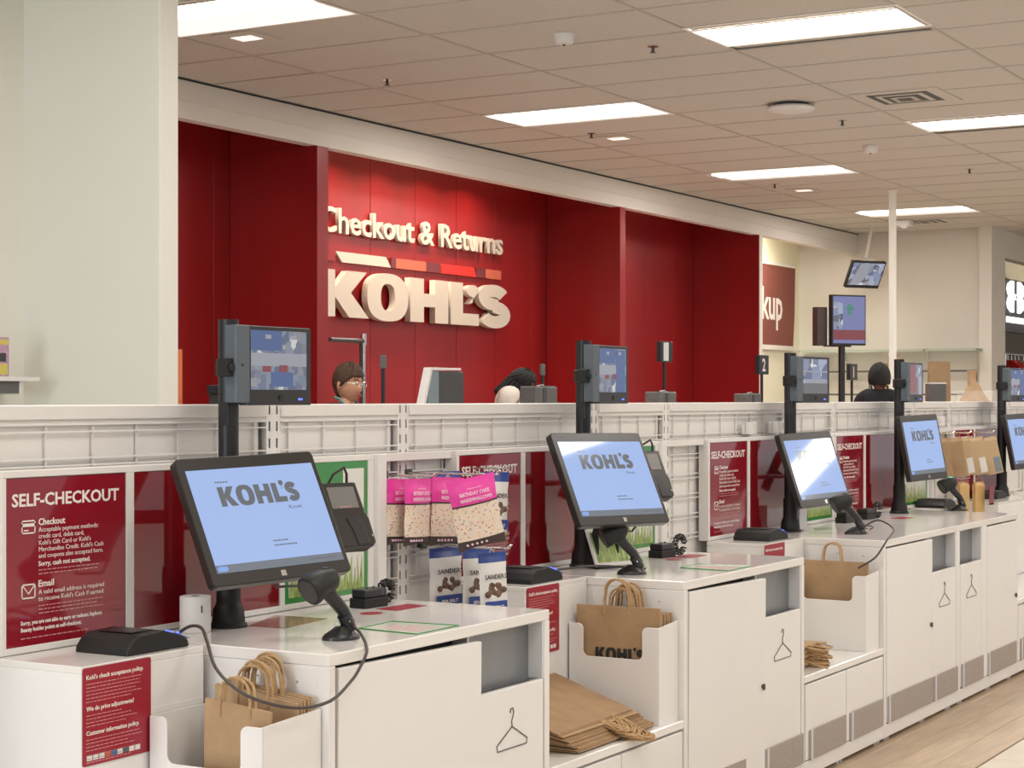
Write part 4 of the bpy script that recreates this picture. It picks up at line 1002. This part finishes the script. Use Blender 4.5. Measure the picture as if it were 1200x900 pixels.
# ------------------------------------------------------------ behind the partition
t = thing('register_counter', 'long white staffed register counter behind the partition', 'counter', (12, 6.1, 0))
MB().box(-3.6, 3.8, -.30, .205, 1.04, 1.10).build('counter_top', 'top', t, bevel=.003); MB().box(-3.55, 3.75, -.26, .15, 0, 1.04).build('counter_body', 'white', t)
RZ = 1.10
t = thing('sign_stand', 'thin metal stand with a black side arm above the woman with glasses', 'stand', (10.18, 7.1, 0))
MB().cyl((0, 0, 0), (0, 0, 1.99), .0125, n=10).build('rod', 'chrome', t, smooth=True); MB().cyl((-.39, 0, 1.945), (0, 0, 1.945), .016, n=10).build('arm', 'cocoa', t); MB().cyl((0, 0, 1.92), (0, 0, 1.995), .019, n=10).build('cap', 'chrome', t)
MB().cyl((-.02, .012, 0), (-.02, .012, 1.94), .009, n=8).build('rod_backing', 'cocoa', t); MB().lathe([(.09, 0), (.09, .006), (.01, .012)]).build('foot', 'chrome', t)
def lane_post(x, top, label, y=6.2):
    t = thing('lane_post', label, 'post', (x, y, RZ)); h = top-RZ
    MB().cyl((0, 0, 0), (0, 0, h-.07), .012, n=10).build('post', 'black', t); MB().box(-.022, .022, -.012, .012, h-.08, h).build('clear_tip', 'midgrey', t, bevel=.004); MB().lathe([(.08, 0), (.08, .006), (.01, .012)]).build('foot', 'black', t)
lane_post(9.093, 1.815, 'thin black post with clear tip between the woman and the grey tablet stand')
lane_post(11.06, 1.795, 'thin black post with clear tip before the bowed black haired person')
t = thing('tablet_stand', 'white and grey tablet back standing on the register counter below the big letters', 'tablet', (9.31, 6.1, RZ))
MB().box(.255, .55, 0, .12, 0, .625).build('rear_box', 'darkgrey', t, bevel=.006)
MB().prism([(.02, .0), (.255, 0), (.255, .625), (.165, .625)], 'y', .0, .05).build('grey_side', 'bluegrey', t, bevel=.004)
MB().prism([(-.09, .0), (-.06, .0), (.165, .628), (.50, .632), (.50, .647), (.145, .647)], 'y', -.01, .045).build('white_shell', 'bagwhite', t, bevel=.003)
def printer(x0, x1, top, label, y=6.15):
    t = thing('receipt_printer', label, 'printer', (x0, y, RZ)); w_ = x1-x0; h = top-RZ
    MB().box(0, w_, 0, .14, 0, h).build('housing', 'midgrey', t, bevel=.012); MB().box(w_*.42, w_*.9, .02, .12, h-.006, h+.006).build('paper_slot', 'black', t); MB().box(w_*.30, w_*.46, -.004, .02, .0, h*.98).build('front_groove', 'darkgrey', t)
    MB().tube([(w_*.3, .05, h+.003), (w_*.45, .03, h+.010), (w_*.6, .04, h+.002)], .004, 5).build('receipt', 'bagwhite', t)
printer(10.89, 11.19, 1.640, 'grey receipt printer hiding the bowed person\'s face')
printer(12.854, 13.154, 1.610, 'dark grey receipt printer below the lit lane sign')
printer(14.608, 14.908, 1.600, 'grey receipt printer below the number 2 sign')
def lane_sign(x, y, z, s, label, num):
    t = thing('lane_sign', label, 'sign', (x, y, RZ)); h = z-RZ
    MB().cyl((0, 0, 0), (0, 0, h), .013, n=10).build('post', 'black', t); MB().lathe([(.08, 0), (.08, .006), (.01, .012)]).build('foot', 'black', t)
    MB().box(-.105*s, .115*s, -.02, .02, h-.085*s, h+.085*s).build('plate', 'black', t, bevel=.003)
    if num: text('number', num, .11*s, (-.04*s, -.021, h-.055*s), 'print', t, bold=.03)
    else: MB().box(-.06*s, .035*s, -.0215, -.0195, h-.075*s, h+.075*s).build('white_lamp', 'bagwhite', t)
lane_sign(13.03, 6.2, 1.925, .95, 'black lane sign with a white band on a thin post before the red wall', '')
lane_sign(15.03, 6.2, 1.855, 1.0, 'black number 2 lane sign before the end of the red wall', '2')
lane_sign(17.36, 6.2, 1.822, .95, 'small black number 1 lane sign right of the tall screen pole', '1')
t = thing('register_table', 'white stand under the number 1 lane sign and tall screen', 'counter', (17.3, 6.2, 0))
MB().box(-.9, .44, -.25, .30, 0, 1.10).build('counter_body', 'white', t, bevel=.004)
# tall portrait screen on a pole
t = thing('display_pole', 'portrait display screen on a thick black pole, right of the red wall', 'display', (17.62, 6.40, RZ))
MB().cyl((0, 0, 0), (0, 0, 1.02), .034, n=14).build('pole', 'black', t, smooth=True); MB().lathe([(.14, 0), (.14, .012), (.04, .02)]).build('foot', 'black', t)
Mz = Matrix.Translation((0, -.06, 1.25)) @ Matrix.Rotation(-.62, 4, 'Z')
MB(Mz).box(-.205, .205, -.03, .03, -.255, .255).build('housing', 'black', t, bevel=.004)
MB(Mz).box(-.19, .19, -.034, -.029, -.235, .238).build('screen', 'vidlav', t)
MB(Mz).box(-.19, .19, -.036, -.034, -.20, -.10).build('picture_band', 'vidred', t); MB(Mz).box(-.02, .03, -.036, -.034, .05, .16).box(-.04, .06, -.036, -.034, .10, .13).build('green_mark', 'vidgreen', t); MB(Mz).box(-.19, -.08, -.036, -.034, -.09, .18).build('dark_band', 'vid2', t)
MB(Mz).box(-.34, -.22, .03, .12, -.26, .13).box(-.25, .05, .0, .06, -.27, -.255).build('speaker_box', 'cocoa', t, bevel=.004)
# hanging security monitor
t = thing('hanging_monitor', 'security monitor hanging tilted below the ceiling beside the white pole', 'monitor', (21.784, 7.598, 3.094)); t.rotation_mode = 'YXZ'; t.rotation_euler = (.516, .004, -.616)
MB().box(-.25, .25, 0, .05, -.18, .18).build('housing', 'black', t, bevel=.004)
MB().box(-.232, .232, -.003, 0, -.135, .165).build('screen', 'vid2', t)
MB().prism([(-.20, -.12), (-.06, -.12), (.02, .0), (.0, .15), (-.12, .16)], 'y', -.0045, -.0025).build('picture_band', 'vidwhite', t)
MB().cyl((0, .08, .05), (.10, .33, .60), .022, n=10).box(-.1, .1, .04, .09, .1, .2).build('ceiling_mount', 'wall', t)
# slim white pole
t = thing('utility_pole', 'slim white pole from ceiling to floor, crossing the farthest light', 'pole', (18.068, 6.016, 0))
MB().box(-.032, .032, -.032, .032, 0, CEIL-.004).build('shaft', 'column', t, bevel=.006); MB().box(-.05, .05, -.05, .05, CEIL-.014, CEIL-.003).build('collar', 'column', t)
# pickup banner
t = thing('pickup_banner', 'brick red pickup banner on the yellow wall, cut off by the wall end', 'banner', (20.6, 8.80, 2.24))
MB().prism([(0, 0), (1.80, 0), (1.85, .4), (1.876, 1.02), (0, 1.02)], 'y', 0, .02).build('cloth', 'pickup', t); MB().box(0, 1.9, -.01, .03, 1.02, 1.06).build('top_rail', 'soffit', t); MB().box(0, 1.82, -.01, .03, -.06, .0).build('bottom_rail', 'soffit', t)
text('lettering', 'Pickup', .40, (.17, -.003, .335), 'print', t, bold=.03, width=1.25)
# glass shelf and wire rack on the far wall
t = thing('glass_shelf', 'long green edged glass shelf on the far wall', 'shelf', (22.5, 7.6, 2.15))
MB().box(-.25, .18, -1.25, 1.15, 0, .03).build('pane', 'glass', t); MB().cyl((.21, -.5, -.1), (.21, -.5, .05), .02).cyl((.21, .6, -.1), (.21, .6, .05), .02).build('bracket', 'chrome', t)
t = thing('wire_rack', 'wire rack with small red labels on the far wall behind the number 1 sign', 'rack', (22.1, 7.5, 1.2))
mb = MB()
for z in (.70, .41): mb.cyl((0, -1.2, z), (0, 1.2, z), .012, n=6)
for k in range(8): mb.cyl((0, -1.2+k*.34, -.4), (0, -1.2+k*.34, .70), .010, n=6)
mb.build('wires', 'midgrey', t)
for y in (-.12, -.42): MB().box(-.02, -.01, y-.1, y+.1, .37, .45).build('red_label', 'redcloth', t)
MB().box(-.06, .5, -1.25, 1.25, -1.2, -.4).build('base_cabinet', 'wall', t)
# paper bags and boxes standing on the partition's far side
def carry_bag(loc, w_, d_, h, yaw, label, handles=True, cat='paper bag', pinch=.6):
    t = thing('carry_bag', label, cat, loc, (0, 0, yaw))
    a, b = w_/2, d_/2
    MB().add([(-a, -b, 0), (a, -b, 0), (a, b, 0), (-a, b, 0), (-a*.96, -b*.9, h*.55), (a*.96, -b*.9, h*.55), (a*.96, b*.9, h*.55), (-a*.96, b*.9, h*.55), (-a*.93, -b*pinch, h), (a*.93, -b*pinch, h), (a*.93, b*pinch, h), (-a*.93, b*pinch, h)],
        [(0, 3, 2, 1), (8, 9, 10, 11)] + [(i+q*4, (i+1) % 4+q*4, (i+1) % 4+4+q*4, i+4+q*4) for i in range(4) for q in range(2)]).build('bag_body', 'kraft', t)
    if handles:
        for s_ in (-1, 1): MB().tube([(-.05, s_*b*pinch, h-.02), (-.045, s_*b*pinch, h+.07), (0, s_*b*pinch, h+.10), (.045, s_*b*pinch, h+.07), (.05, s_*b*pinch, h-.02)], .005, 6).build('handle', 'twine', t, smooth=True)
    return t
t = thing('bag_table', 'white table behind the partition holding bags and boxes', 'table', (13.6, 4.3, 0))
MB().box(-2.4, 1.8, -.45, .45, 1.06, 1.10).build('table_top', 'top', t); MB().box(-2.3, 1.7, -.4, .4, 0, 1.06).build('table_body', 'white', t)
t = thing('bag_stand', 'white shelf unit behind the person in black, holding a tall paper bag', 'shelf', (18.2, 5.75, 0)); MB().box(-.4, .25, -.35, .4, 0, 1.10).build('shelf_body', 'white', t, bevel=.004)
carry_bag((18.12, 6.02, 1.10), .24, .12, .82, -1.0, 'tall kraft carrier bag directly behind the head of the person in black')
carry_bag((13.29, 4.07, 1.10), .16, .10, .73, -1.0, 'upright kraft bag behind the red camera screen of the fourth pole', handles=False, pinch=.75)
t = thing('grey_box', 'small grey box in front of the upright kraft bag, by the fourth pole', 'box', (12.79, 3.94, 1.10), (0, 0, -1.0)); MB().box(-.06, .06, -.06, .06, 0, .56).build('box_body', 'midgrey', t, bevel=.003); MB().box(-.06, .06, -.06, .06, .56, .57).build('lid', 'bagwhite', t)
# crumpled twisted bag
t = thing('twisted_bag', 'brown paper bag twisted shut at its neck, alone on the ledge at the right', 'paper bag', (14.88, 4.258, 1.10), (0, 0, -1.05))
mb = MB(); n = 12; rnd = random.Random(9); rows = []
for z, r in ((0, .135), (.25, .14), (.43, .115), (.50, .078), (.56, .050), (.60, .036), (.635, .032), (.69, .040)):
    rows.append([(r*(1+.14*math.sin(3*a+z*9)+rnd.uniform(-.08, .08))*math.cos(a)-.02*(z > .58), .7*r*(1+rnd.uniform(-.1, .1))*math.sin(a), z) for a in [2*PI*k/n for k in range(n)]])
mb.add([p for r_ in rows for p in r_], [(j*n+k, j*n+(k+1) % n, (j+1)*n+(k+1) % n, (j+1)*n+k) for j in range(len(rows)-1) for k in range(n)] + [tuple(range(n))[::-1], tuple(range((len(rows)-1)*n, len(rows)*n))])
mb.build('bag_body', 'kraft', t)
t = thing('clear_bin', 'low clear bin around the foot of the twisted paper bag', 'bin', (14.90, 4.255, 1.10), (0, 0, -1.05))
for q in (-.20, .20): MB().box(-.20, .20, q-.003, q+.003, 0, .52).build('bin_wall', 'clear', t)
# orange strip and black thing at the foot of the red wall
t = thing('orange_pole', 'short orange strip standing beside the white partition wall', 'pole', (8.15, 7.0, 0)); MB().box(-.02, .02, -.02, .02, 0, 1.84).build('strip', 'lightorange', t); MB().box(-.08, .08, -.08, .08, 0, .01).build('foot', 'black', t)
t = thing('small_printer', 'small black printer peeking up beside the white partition wall', 'printer', (8.15, 6.6, 0)); MB().box(-.08, .16, -.1, .1, 0, 1.58).build('cabinet', 'darkgrey', t, bevel=.004); MB().box(-.10, .02, -.06, .1, 1.58, 1.63).build('printer', 'black', t, bevel=.006)
# wall shelf at left
t = thing('wall_shelf', 'white shelf with dark drawer on the cream wall at the left edge', 'shelf', (5.9, 6.2, 1.633))
MB().box(-.5, .348, 0, .253, 0, .021).build('board', 'white', t, bevel=.002, seg=1); MB().box(-.5, .235, .02, .253, -.055, 0).build('drawer', 'midgrey', t, bevel=.002, seg=1); MB().box(.237, .25, .02, .253, -.06, 0).build('bracket', 'white', t)
t = thing('printed_card', 'mauve printed card standing on the white shelf at the left edge', 'card', (5.9, 6.26, 1.654))
MB().box(-.3, .21, 0, .01, 0, .183).build('card', 'cardpink', t); MB().box(-.3, .205, -.002, 0, .148, .172).build('yellow_band', 'yellowprint', t); MB().box(.14, .20, -.002, 0, .01, .06).build('yellow_patch', 'yellowprint', t); MB().box(.15, .19, -.002, 0, .07, .11).build('dark_patch', 'darkgrey', t)

# ------------------------------------------------------------ shop beyond the far opening
t = thing('shop_logo_sign', 'dark grey lit shop sign with white interlocked emblem at the right edge', 'sign', (27.371, 7.2, 2.55))
MB().box(-.62, 2.4, .02, .12, 0, .76).build('panel', 'signgrey', t)
def arcband(cx, cz, rx, rz, a0, a1, th):
    o = [(cx+rx*math.cos(math.radians(a0+(a1-a0)*k/12)), cz+rz*math.sin(math.radians(a0+(a1-a0)*k/12))) for k in range(13)]
    return o
L = []
cz = .53; hh = .235
for s_ in (-1, 1):   # two pinched side bars with bulging outsides
    L.append([(s_*x, cz+z) for x, z in ((.12, hh), (.26, hh), (.44, hh*.75), (.48, hh*.45), (.42, hh*.12), (.36, 0), (.42, -hh*.12), (.48, -hh*.45), (.44, -hh*.75), (.26, -hh), (.12, -hh))])
mb = MB()
for lp in L: mb.prism(lp, 'y', 0, .022)
mb.prism([(-.13, cz-.04), (.13, cz-.04), (.13, cz+.04), (-.13, cz+.04)], 'y', -.001, .022)
mb.build('emblem', 'signbacklit', t)
MB().box(-.03, .03, -.003, .0, cz-.025, cz+.025).build('emblem_gap', 'signgrey', t)
MB().box(-.50, .9, 0, .022, .14, .225).build('white_bar', 'signbacklit', t)
MB().box(-.9, 2.4, .02, .5, .79, 1.35).build('lit_header', 'yellow', t)
t = thing('clothes_rack', 'clothes rack with red garments beyond the far opening', 'rack', (26.6, 7.0, 0))
MB().cyl((-.6, 0, 2.2), (1.4, 0, 2.2), .015).cyl((-.6, 0, 0), (-.6, 0, 2.2), .02).cyl((1.4, 0, 0), (1.4, 0, 2.2), .02).build('rail', 'chrome', t)
gm = None
for k, (x, m) in enumerate(((-.45, 'redcloth'), (-.25, 'redcloth'), (-.05, 'darkgrey'), (.15, 'redcloth'), (.40, 'darkgrey'), (.65, 'redcloth'), (.9, 'midgrey'))):
    t = thing('hanging_garment', ('first', 'second', 'third', 'fourth', 'fifth', 'sixth', 'seventh')[k] + (' garment from the left on the far rack, red' if m == 'redcloth' else ' garment from the left on the far rack, grey'), 'garment', (26.6+x, 7.0, 2.2), (0, 0, 1.0), 'garments on the far rack')
    MB().prism([(-.22, -.9), (.22, -.9), (.21, -.25), (.30, -.30), (.32, -.22), (.10, -.09), (-.10, -.09), (-.32, -.22), (-.30, -.30), (-.21, -.25)], 'y', -.03, .03).build('cloth', m, t)
    MB().tube([(0, 0, -.09), (0, 0, -.02), (.012, 0, .016), (-.014, 0, .017)], .006, 5).build('hanger_hook', 'chrome', t)
t = thing('red_display_table', 'red display block below the garments at the right edge', 'table', (25.2, 6.05, 0)); MB().box(-1.2, 2.2, -.4, .1, 0, 1.58).build('block', 'redcloth', t, bevel=.004)

# ------------------------------------------------------------ ceiling fixtures
def sprinkler(x, y, label):
    t = thing('sprinkler', label, 'sprinkler', (x, y, CEIL)); MB().lathe([(.035, -.004), (.035, 0)], n=14).build('escutcheon', 'chrome', t); MB().cyl((0, 0, -.036), (0, 0, -.004), .010, n=8).build('body', 'darkgrey', t); MB().lathe([(.018, -.041), (.018, -.037), (.008, -.036)], n=10).build('deflector', 'darkgrey', t)
for x, y, l in ((10.14, 6.88, 'sprinkler head at the left, before the white soffit'), (10.0, 4.835, 'sprinkler head left of the largest troffer'), (13.02, 6.846, 'sprinkler head under the troffer above the sign wall'), (13.395, 4.86, 'sprinkler head right of the round white access point'), (17.04, 6.89, 'sprinkler head before the troffer above the red wall end'), (16.82, 4.86, 'sprinkler head at the right, near the white pole')): sprinkler(x, y, l)
def exit_lamp(x, y, label):
    t = thing('recessed_downlight', label, 'ceiling light', (x, y, CEIL)); MB().box(-.15, .15, -.15, .15, -.006, 0).build('trim_plate', 'tile', t); MB().box(-.06, .06, -.075, .075, -.009, -.006).build('lens', 'softglow', t)
exit_lamp(8.54, 6.80, 'small square downlight under the top left troffer'); exit_lamp(13.37, 6.78, 'small square downlight beside the sprinkler over the sign wall'); exit_lamp(17.66, 6.82, 'small square downlight right of the red wall end')
for x, y, l in ((9.41, 5.13, 'white smoke detector near the top centre of the ceiling'), (14.87, 5.145, 'white smoke detector between the two right troffers')):
    t = thing('smoke_detector', l, 'detector', (x, y, CEIL)); MB().lathe([(.03, -.062), (.052, -.055), (.06, -.035), (.066, -.012), (.066, 0)], n=20).build('housing', 'bagwhite', t, smooth=True); MB().ball((0, 0, -.062), .011, .011, .008).build('sensor', 'darkgrey', t)
t = thing('access_point', 'round white wireless access point on the ceiling left of the vent', 'access point', (12.47, 4.916, CEIL)); MB().lathe([(.06, -.062), (.16, -.050), (.175, -.035), (.165, -.022)], n=24).build('housing', 'bagwhite', t, smooth=True); MB().lathe([(.13, -.024), (.13, 0)], n=20).build('mount', 'darkgrey', t)
def air_vent(x, y, label, s=1.0):
    t = thing('air_vent', label, 'vent', (x, y, CEIL)); MB().box(-.32, .32, -.32, .32, -.005, 0).build('frame', 'tile', t)
    for k, (a, m) in enumerate(((.22, 'blackprint'), (.17, 'tile'), (.13, 'blackprint'), (.085, 'tile'), (.05, 'blackprint'))): MB().box(-a*s, a*s, -a*s, a*s, -.006-.003*k, -.004).build('louvre', m, t)
air_vent(12.60, 4.10, 'square air vent with dark louvres on the ceiling before the right troffer'); air_vent(21.5, 6.75, 'small dark air vent behind the farthest troffer')
t = thing('dome_camera', 'small white camera on the ceiling by the farthest vent', 'camera', (21.25, 6.97, CEIL)); MB().box(-.1, .1, -.12, .12, -.07, 0).build('body', 'bagwhite', t, bevel=.01); MB().ball((-.05, -.05, -.07), .05, .05, .04).build('lens', 'bagwhite', t)

# ------------------------------------------------------------ people
def skin_mesh(name, V, E, R, m, parent, extra=None, sub=2):
    me = bpy.data.meshes.new(name); me.from_pydata(V, E, []); o = bpy.data.objects.new(name, me); COL.objects.link(o)
    o.modifiers.new('s', 'SKIN')
    for i, r in enumerate(R): me.skin_vertices[0].data[i].radius = (r, r) if not isinstance(r, tuple) else r
    me.skin_vertices[0].data[0].use_root = True
    sm = o.modifiers.new('u', 'SUBSURF'); sm.levels = sub; sm.render_levels = sub
    dg = bpy.context.evaluated_depsgraph_get(); dg.update()
    m2 = bpy.data.meshes.new_from_object(o.evaluated_get(dg)); bpy.data.objects.remove(o)
    if extra:
        bm = bmesh.new(); bm.from_mesh(m2); bm.from_mesh(extra); bm.to_mesh(m2); bm.free()
    m2.polygons.foreach_set('use_smooth', [True]*len(m2.polygons)); m2.materials.clear(); m2.materials.append(K[m]); m2.name = name
    return link(name, m2, parent)
def hp(dx, dy, dz):
    """point of the head's surface in direction d; face looks along -y, x to its left"""
    x, y, z = .073*dx, .095*dy, .116*dz
    fr = max(0, -dy)
    if z < 0:
        q = -z/.116; x *= 1-.34*q*q; y = y*(1-.42*q) if dy > 0 else y*(1-.10*q)-.006*q
    g = math.exp
    y -= fr**2*(.024*g(-(x/.0115)**2)*(g(-((z+.030)/.016)**2)+.45*g(-((z+.008)/.018)**2)))
    y += fr*.009*g(-((abs(x)-.031)/.015)**2-((z-.012)/.012)**2)
    y -= fr*.004*g(-((z-.032)/.009)**2)*g(-(x/.05)**2)
    y -= fr*g(-(x/.020)**2)*(.0055*g(-((z+.057)/.006)**2)+.005*g(-((z+.069)/.006)**2))
    y -= fr*.009*g(-(x/.022)**2-((z+.098)/.015)**2)
    y -= fr*.003*g(-((abs(x)-.036)/.014)**2-((z+.025)/.018)**2)
    return Vector((x, y, z))
def head_grid(n=44, m=36):
    P = []
    for j in range(1, m):
        t = PI*j/m
        for k in range(n):
            a = 2*PI*k/n; P.append((math.sin(t)*math.cos(a), math.sin(t)*math.sin(a), math.cos(t)))
    return P, n, m
def person(loc, yaw, top, label, hair='hairbrown', skin='skin', shirt='clothblack', lany='teal', head_tilt=(0, 0, 0), lean=0.0, long_hair=False, glasses=False, head_yaw=0.0, bun=False, hunch=0.0, afro=False):
    t = thing('person', label, 'person', loc, (0, 0, yaw))
    s = top/1.72; hz = top-.117
    nk = Vector((0, -lean, hz-.125)); HC = Matrix.Translation((0, -lean-.015, hz)) @ Matrix.Rotation(head_yaw, 4, 'Z') @ Matrix.Rotation(head_tilt[0], 4, 'X') @ Matrix.Rotation(head_tilt[1], 4, 'Y')
    P, n, m = head_grid(); vs = [HC @ hp(*d) for d in P]; q = len(vs); vs += [HC @ hp(0, 0, 1), HC @ hp(0, 0, -1)]
    fs = [(j*n+k, (j+1)*n+k, (j+1)*n+(k+1) % n, j*n+(k+1) % n) for j in range(m-2) for k in range(n)] + [(q, k, (k+1) % n) for k in range(n)] + [(q+1, (m-2)*n+(k+1) % n, (m-2)*n+k) for k in range(n)]
    hm = bpy.data.meshes.new('h'); hm.from_pydata([tuple(v) for v in vs], [], fs)
    eb = MB(HC)
    for s_ in (-1, 1): eb.ball((s_*.074, .006, -.004), .009, .020, .031, 12, 8)
    em = bpy.data.meshes.new('e'); em.from_pydata(eb.v, [], eb.f); bm = bmesh.new(); bm.from_mesh(hm); bm.from_mesh(em); bm.to_mesh(hm); bm.free()
    sh = hz-.25+hunch; wz = .98*s; el = sh-.28
    def J(lean_k, x, y, z): return (x, y-lean*lean_k, z)
    V = [J(.1, 0, 0, .96*s), J(.35, 0, .005, 1.10*s), J(.7, 0, .01, sh-.08), J(.95, 0, .015, sh+.03), tuple(nk), J(1, 0, -.008, hz-.06)]
    R = [(.145, .11), (.125, .095), (.145, .105), (.095, .08), .052, .050]
    E = [(0, 1), (1, 2), (2, 3), (3, 4), (4, 5)]
    for s_ in (-1, 1):
        b = len(V); V += [J(.9, s_*.165, .015, sh-.01), J(.7, s_*.215, -.01, el), J(.6, s_*.19, -.20, el-.06), J(.6, s_*.17, -.27, el-.06)]
        R += [.058, .044, .030, (.034, .018)]; E += [(3, b), (b, b+1), (b+1, b+2), (b+2, b+3)]
        for f in range(5):
            c = len(V); x = s_*.17+(f-2)*.018; ln = (.045, .07, .078, .07, .055)[f]
            V += [J(.6, x, -.30-ln*.4 if f else -.29, el-.062), J(.6, x*1.0+(s_*-.02 if f == (4 if s_ > 0 else 0) else 0), -.31-ln, el-.08)]; R += [.009, .007]; E += [(b+3, c), (c, c+1)]
        b = len(V); V += [J(0, s_*.095, 0, .88*s), J(0, s_*.10, -.01, .50*s), J(0, s_*.10, .01, .085*s), J(0, s_*.11, -.13, .035)]; R += [.088, .060, .040, (.042, .03)]; E += [(0, b), (b, b+1), (b+1, b+2), (b+2, b+3)]
    skin_mesh('body', V, E, R, skin, t, hm)
    # clothing
    Vs = [J(.1, 0, 0, .93*s), J(.35, 0, .005, 1.10*s), J(.7, 0, .01, sh-.08), J(.95, 0, .015, sh+.035)]; Rs = [(.165, .13), (.14, .115), (.165, .125), (.105, .09)]; Es = [(0, 1), (1, 2), (2, 3)]
    for s_ in (-1, 1):
        b = len(Vs); Vs += [J(.9, s_*.17, .015, sh-.008), J(.75, s_*.213, -.0, el+.05)]; Rs += [.072, .060]; Es += [(3, b), (b, b+1)]
    skin_mesh('shirt', Vs, Es, Rs, shirt, t)
    Vt = [(0, 0, .97*s), (0, 0, .90*s)]; Rt = [(.16, .125), (.15, .12)]; Et = [(0, 1)]
    for s_ in (-1, 1): b = len(Vt); Vt += [(s_*.095, 0, .86*s), (s_*.10, -.01, .50*s), (s_*.10, .01, .08*s)]; Rt += [.098, .072, .058]; Et += [(1, b), (b, b+1), (b+1, b+2)]
    skin_mesh('trousers', Vt, Et, Rt, 'jeans', t)
    mb = MB()
    for s_ in (-1, 1): mb.tube([J(1, s_*.055, .05, sh+.115), J(1, s_*.075, .0, sh+.105), J(1, s_*.07, -.09, sh+.02), J(.9, s_*.03, -.15, sh-.12), J(.8, 0, -.155, sh-.2)], .008, 6)
    mb.build('lanyard', lany, t, smooth=True)
    # eyes, lips, brows
    MB(HC).ball((.031, -.0805, .010), .013, .010, .0075).ball((-.031, -.0805, .010), .013, .010, .0075).build('eyes', 'eyewhite', t, smooth=True)
    MB(HC).ball((.031, -.088, .010), .0055, .004, .0055).ball((-.031, -.088, .010), .0055, .004, .0055).build('irises', 'iris', t, smooth=True)
    MB(HC).tube([(-.022, -.094, -.062), (-.008, -.104, -.058), (.008, -.104, -.058), (.022, -.094, -.062)], [.002, .0042, .0042, .002], 6).tube([(-.020, -.093, -.065), (0, -.103, -.068), (.020, -.093, -.065)], [.002, .005, .002], 6).build('lips', 'lip', t, smooth=True)
    MB(HC).tube([(.012, -.099, .030), (.031, -.097, .036), (.050, -.082, .031)], [.002, .0035, .002], 5).tube([(-.012, -.099, .030), (-.031, -.097, .036), (-.050, -.082, .031)], [.002, .0035, .002], 5).build('eyebrows', hair, t, smooth=True)
    if glasses:
        mb = MB(HC)
        for s_ in (-1, 1):
            mb.tube([(s_*.033+.021*math.cos(a), -.108+.004*abs(math.cos(a)), .006+.016*math.sin(a)) for a in [2*PI*k/14 for k in range(14)]], .0016, 5, True)
            mb.tube([(s_*.054, -.103, .012), (s_*.074, -.04, .012), (s_*.078, .005, .008)], .0014, 5)
        mb.tube([(-.012, -.112, .008), (.012, -.112, .008)], .0015, 5).build('glasses', 'chrome', t)
    # hair: a shell over the skull with a hairline
    rnd = random.Random(4); hv = []; keep = []
    for d in P+[(0, 0, 1), (0, 0, -1)]:
        p = hp(d[0], d[1]*(1 if d[1] > 0 else .99), d[2]); ang = math.atan2(abs(d[0]), -d[1])   # 0 front .. pi back
        line = .044 if ang < .55 else (.044-(ang-.55)/.65*.044 if ang < 1.2 else (.0-.030*(ang-1.2)/.3 if ang < 1.5 else (-.030+.045*(ang-1.5)/.2 if ang < 1.7 else (.015-.10*min(1, (ang-1.7)/.5)))))
        if long_hair: line = .07 if ang < .5 else (-.105 if ang > .9 else .07-.175*(ang-.5)/.4)
        if afro: line = .05 if ang < 1.0 else -.040
        vol = .009+.013*max(0, d[2])+.007*max(0, d[1])+(.006 if ang < .6 else 0)
        vol += (.016 if afro else 0)
        vol += .0035*math.sin(14*ang+6*d[2]*3)
        dirv = Vector((d[0]/.073, d[1]/.095, d[2]/.116)).normalized()
        hv.append(HC @ (p+dirv*vol)); keep.append(p.z >= line)
    hf = [f for f in fs if all(keep[i] for i in f)]
    used = sorted({i for f in hf for i in f}); mp = {i: k for k, i in enumerate(used)}
    mb = MB(); mb.v = [tuple(hv[i]) for i in used]; mb.f = [tuple(mp[i] for i in f) for f in hf]
    ho = mb.build('hair', hair, t, smooth=True); so = ho.modifiers.new('t', 'SOLIDIFY'); so.thickness = .018; so.offset = -1
    if long_hair:
        mb = MB()
        for k in range(15):
            a = PI*(.30+1.40*k/14)+PI/2*0; ang = -PI/2+.9+(2*PI-1.8)*k/14
            x, y = .080*math.cos(ang), .098*math.sin(ang)
            top_ = HC @ Vector((x, y, .02)); mid = HC @ Vector((x*1.2, y*1.15+.01, -.10)); end = Vector((top_.x*1.15+.02*math.sin(k*2.1), mid.y+.01, sh+.03+.02*math.sin(k*3)))
            mb.tube([tuple(top_), tuple(mid), tuple((mid+end)/2+Vector((0, .01, 0))), tuple(end)], [.022, .030, .028, .012], 7)
        mb.build('hair_lengths', hair, t, smooth=True)
    if bun: MB(HC).ball((0, .105, .035), .045, .04, .045).build('hair_bun', hair, t, smooth=True)
    return t
person((9.26, 6.64, 0), .0, 1.760, 'woman with short auburn hair and glasses in dark top and teal lanyard, looking right', glasses=True, head_tilt=(.08, 0, 0), head_yaw=-.12, lean=.05, hunch=.055)
person((11.60, 6.93, 0), .25, 1.765, 'person with long black hair and cream top bowed behind a grey printer', hair='hairblack', skin='skindark', shirt='clothwhite', lany='blue', head_tilt=(.55, 0, 0), lean=.20, long_hair=True, hunch=.17)
person((15.93, 5.43, 0), PI/2+.1, 1.845, 'person with black hair and black top seen from behind, by the number 1 sign', hair='hairblack', skin='skindark', shirt='clothblack', lany='cocoa', hunch=.085, afro=True)
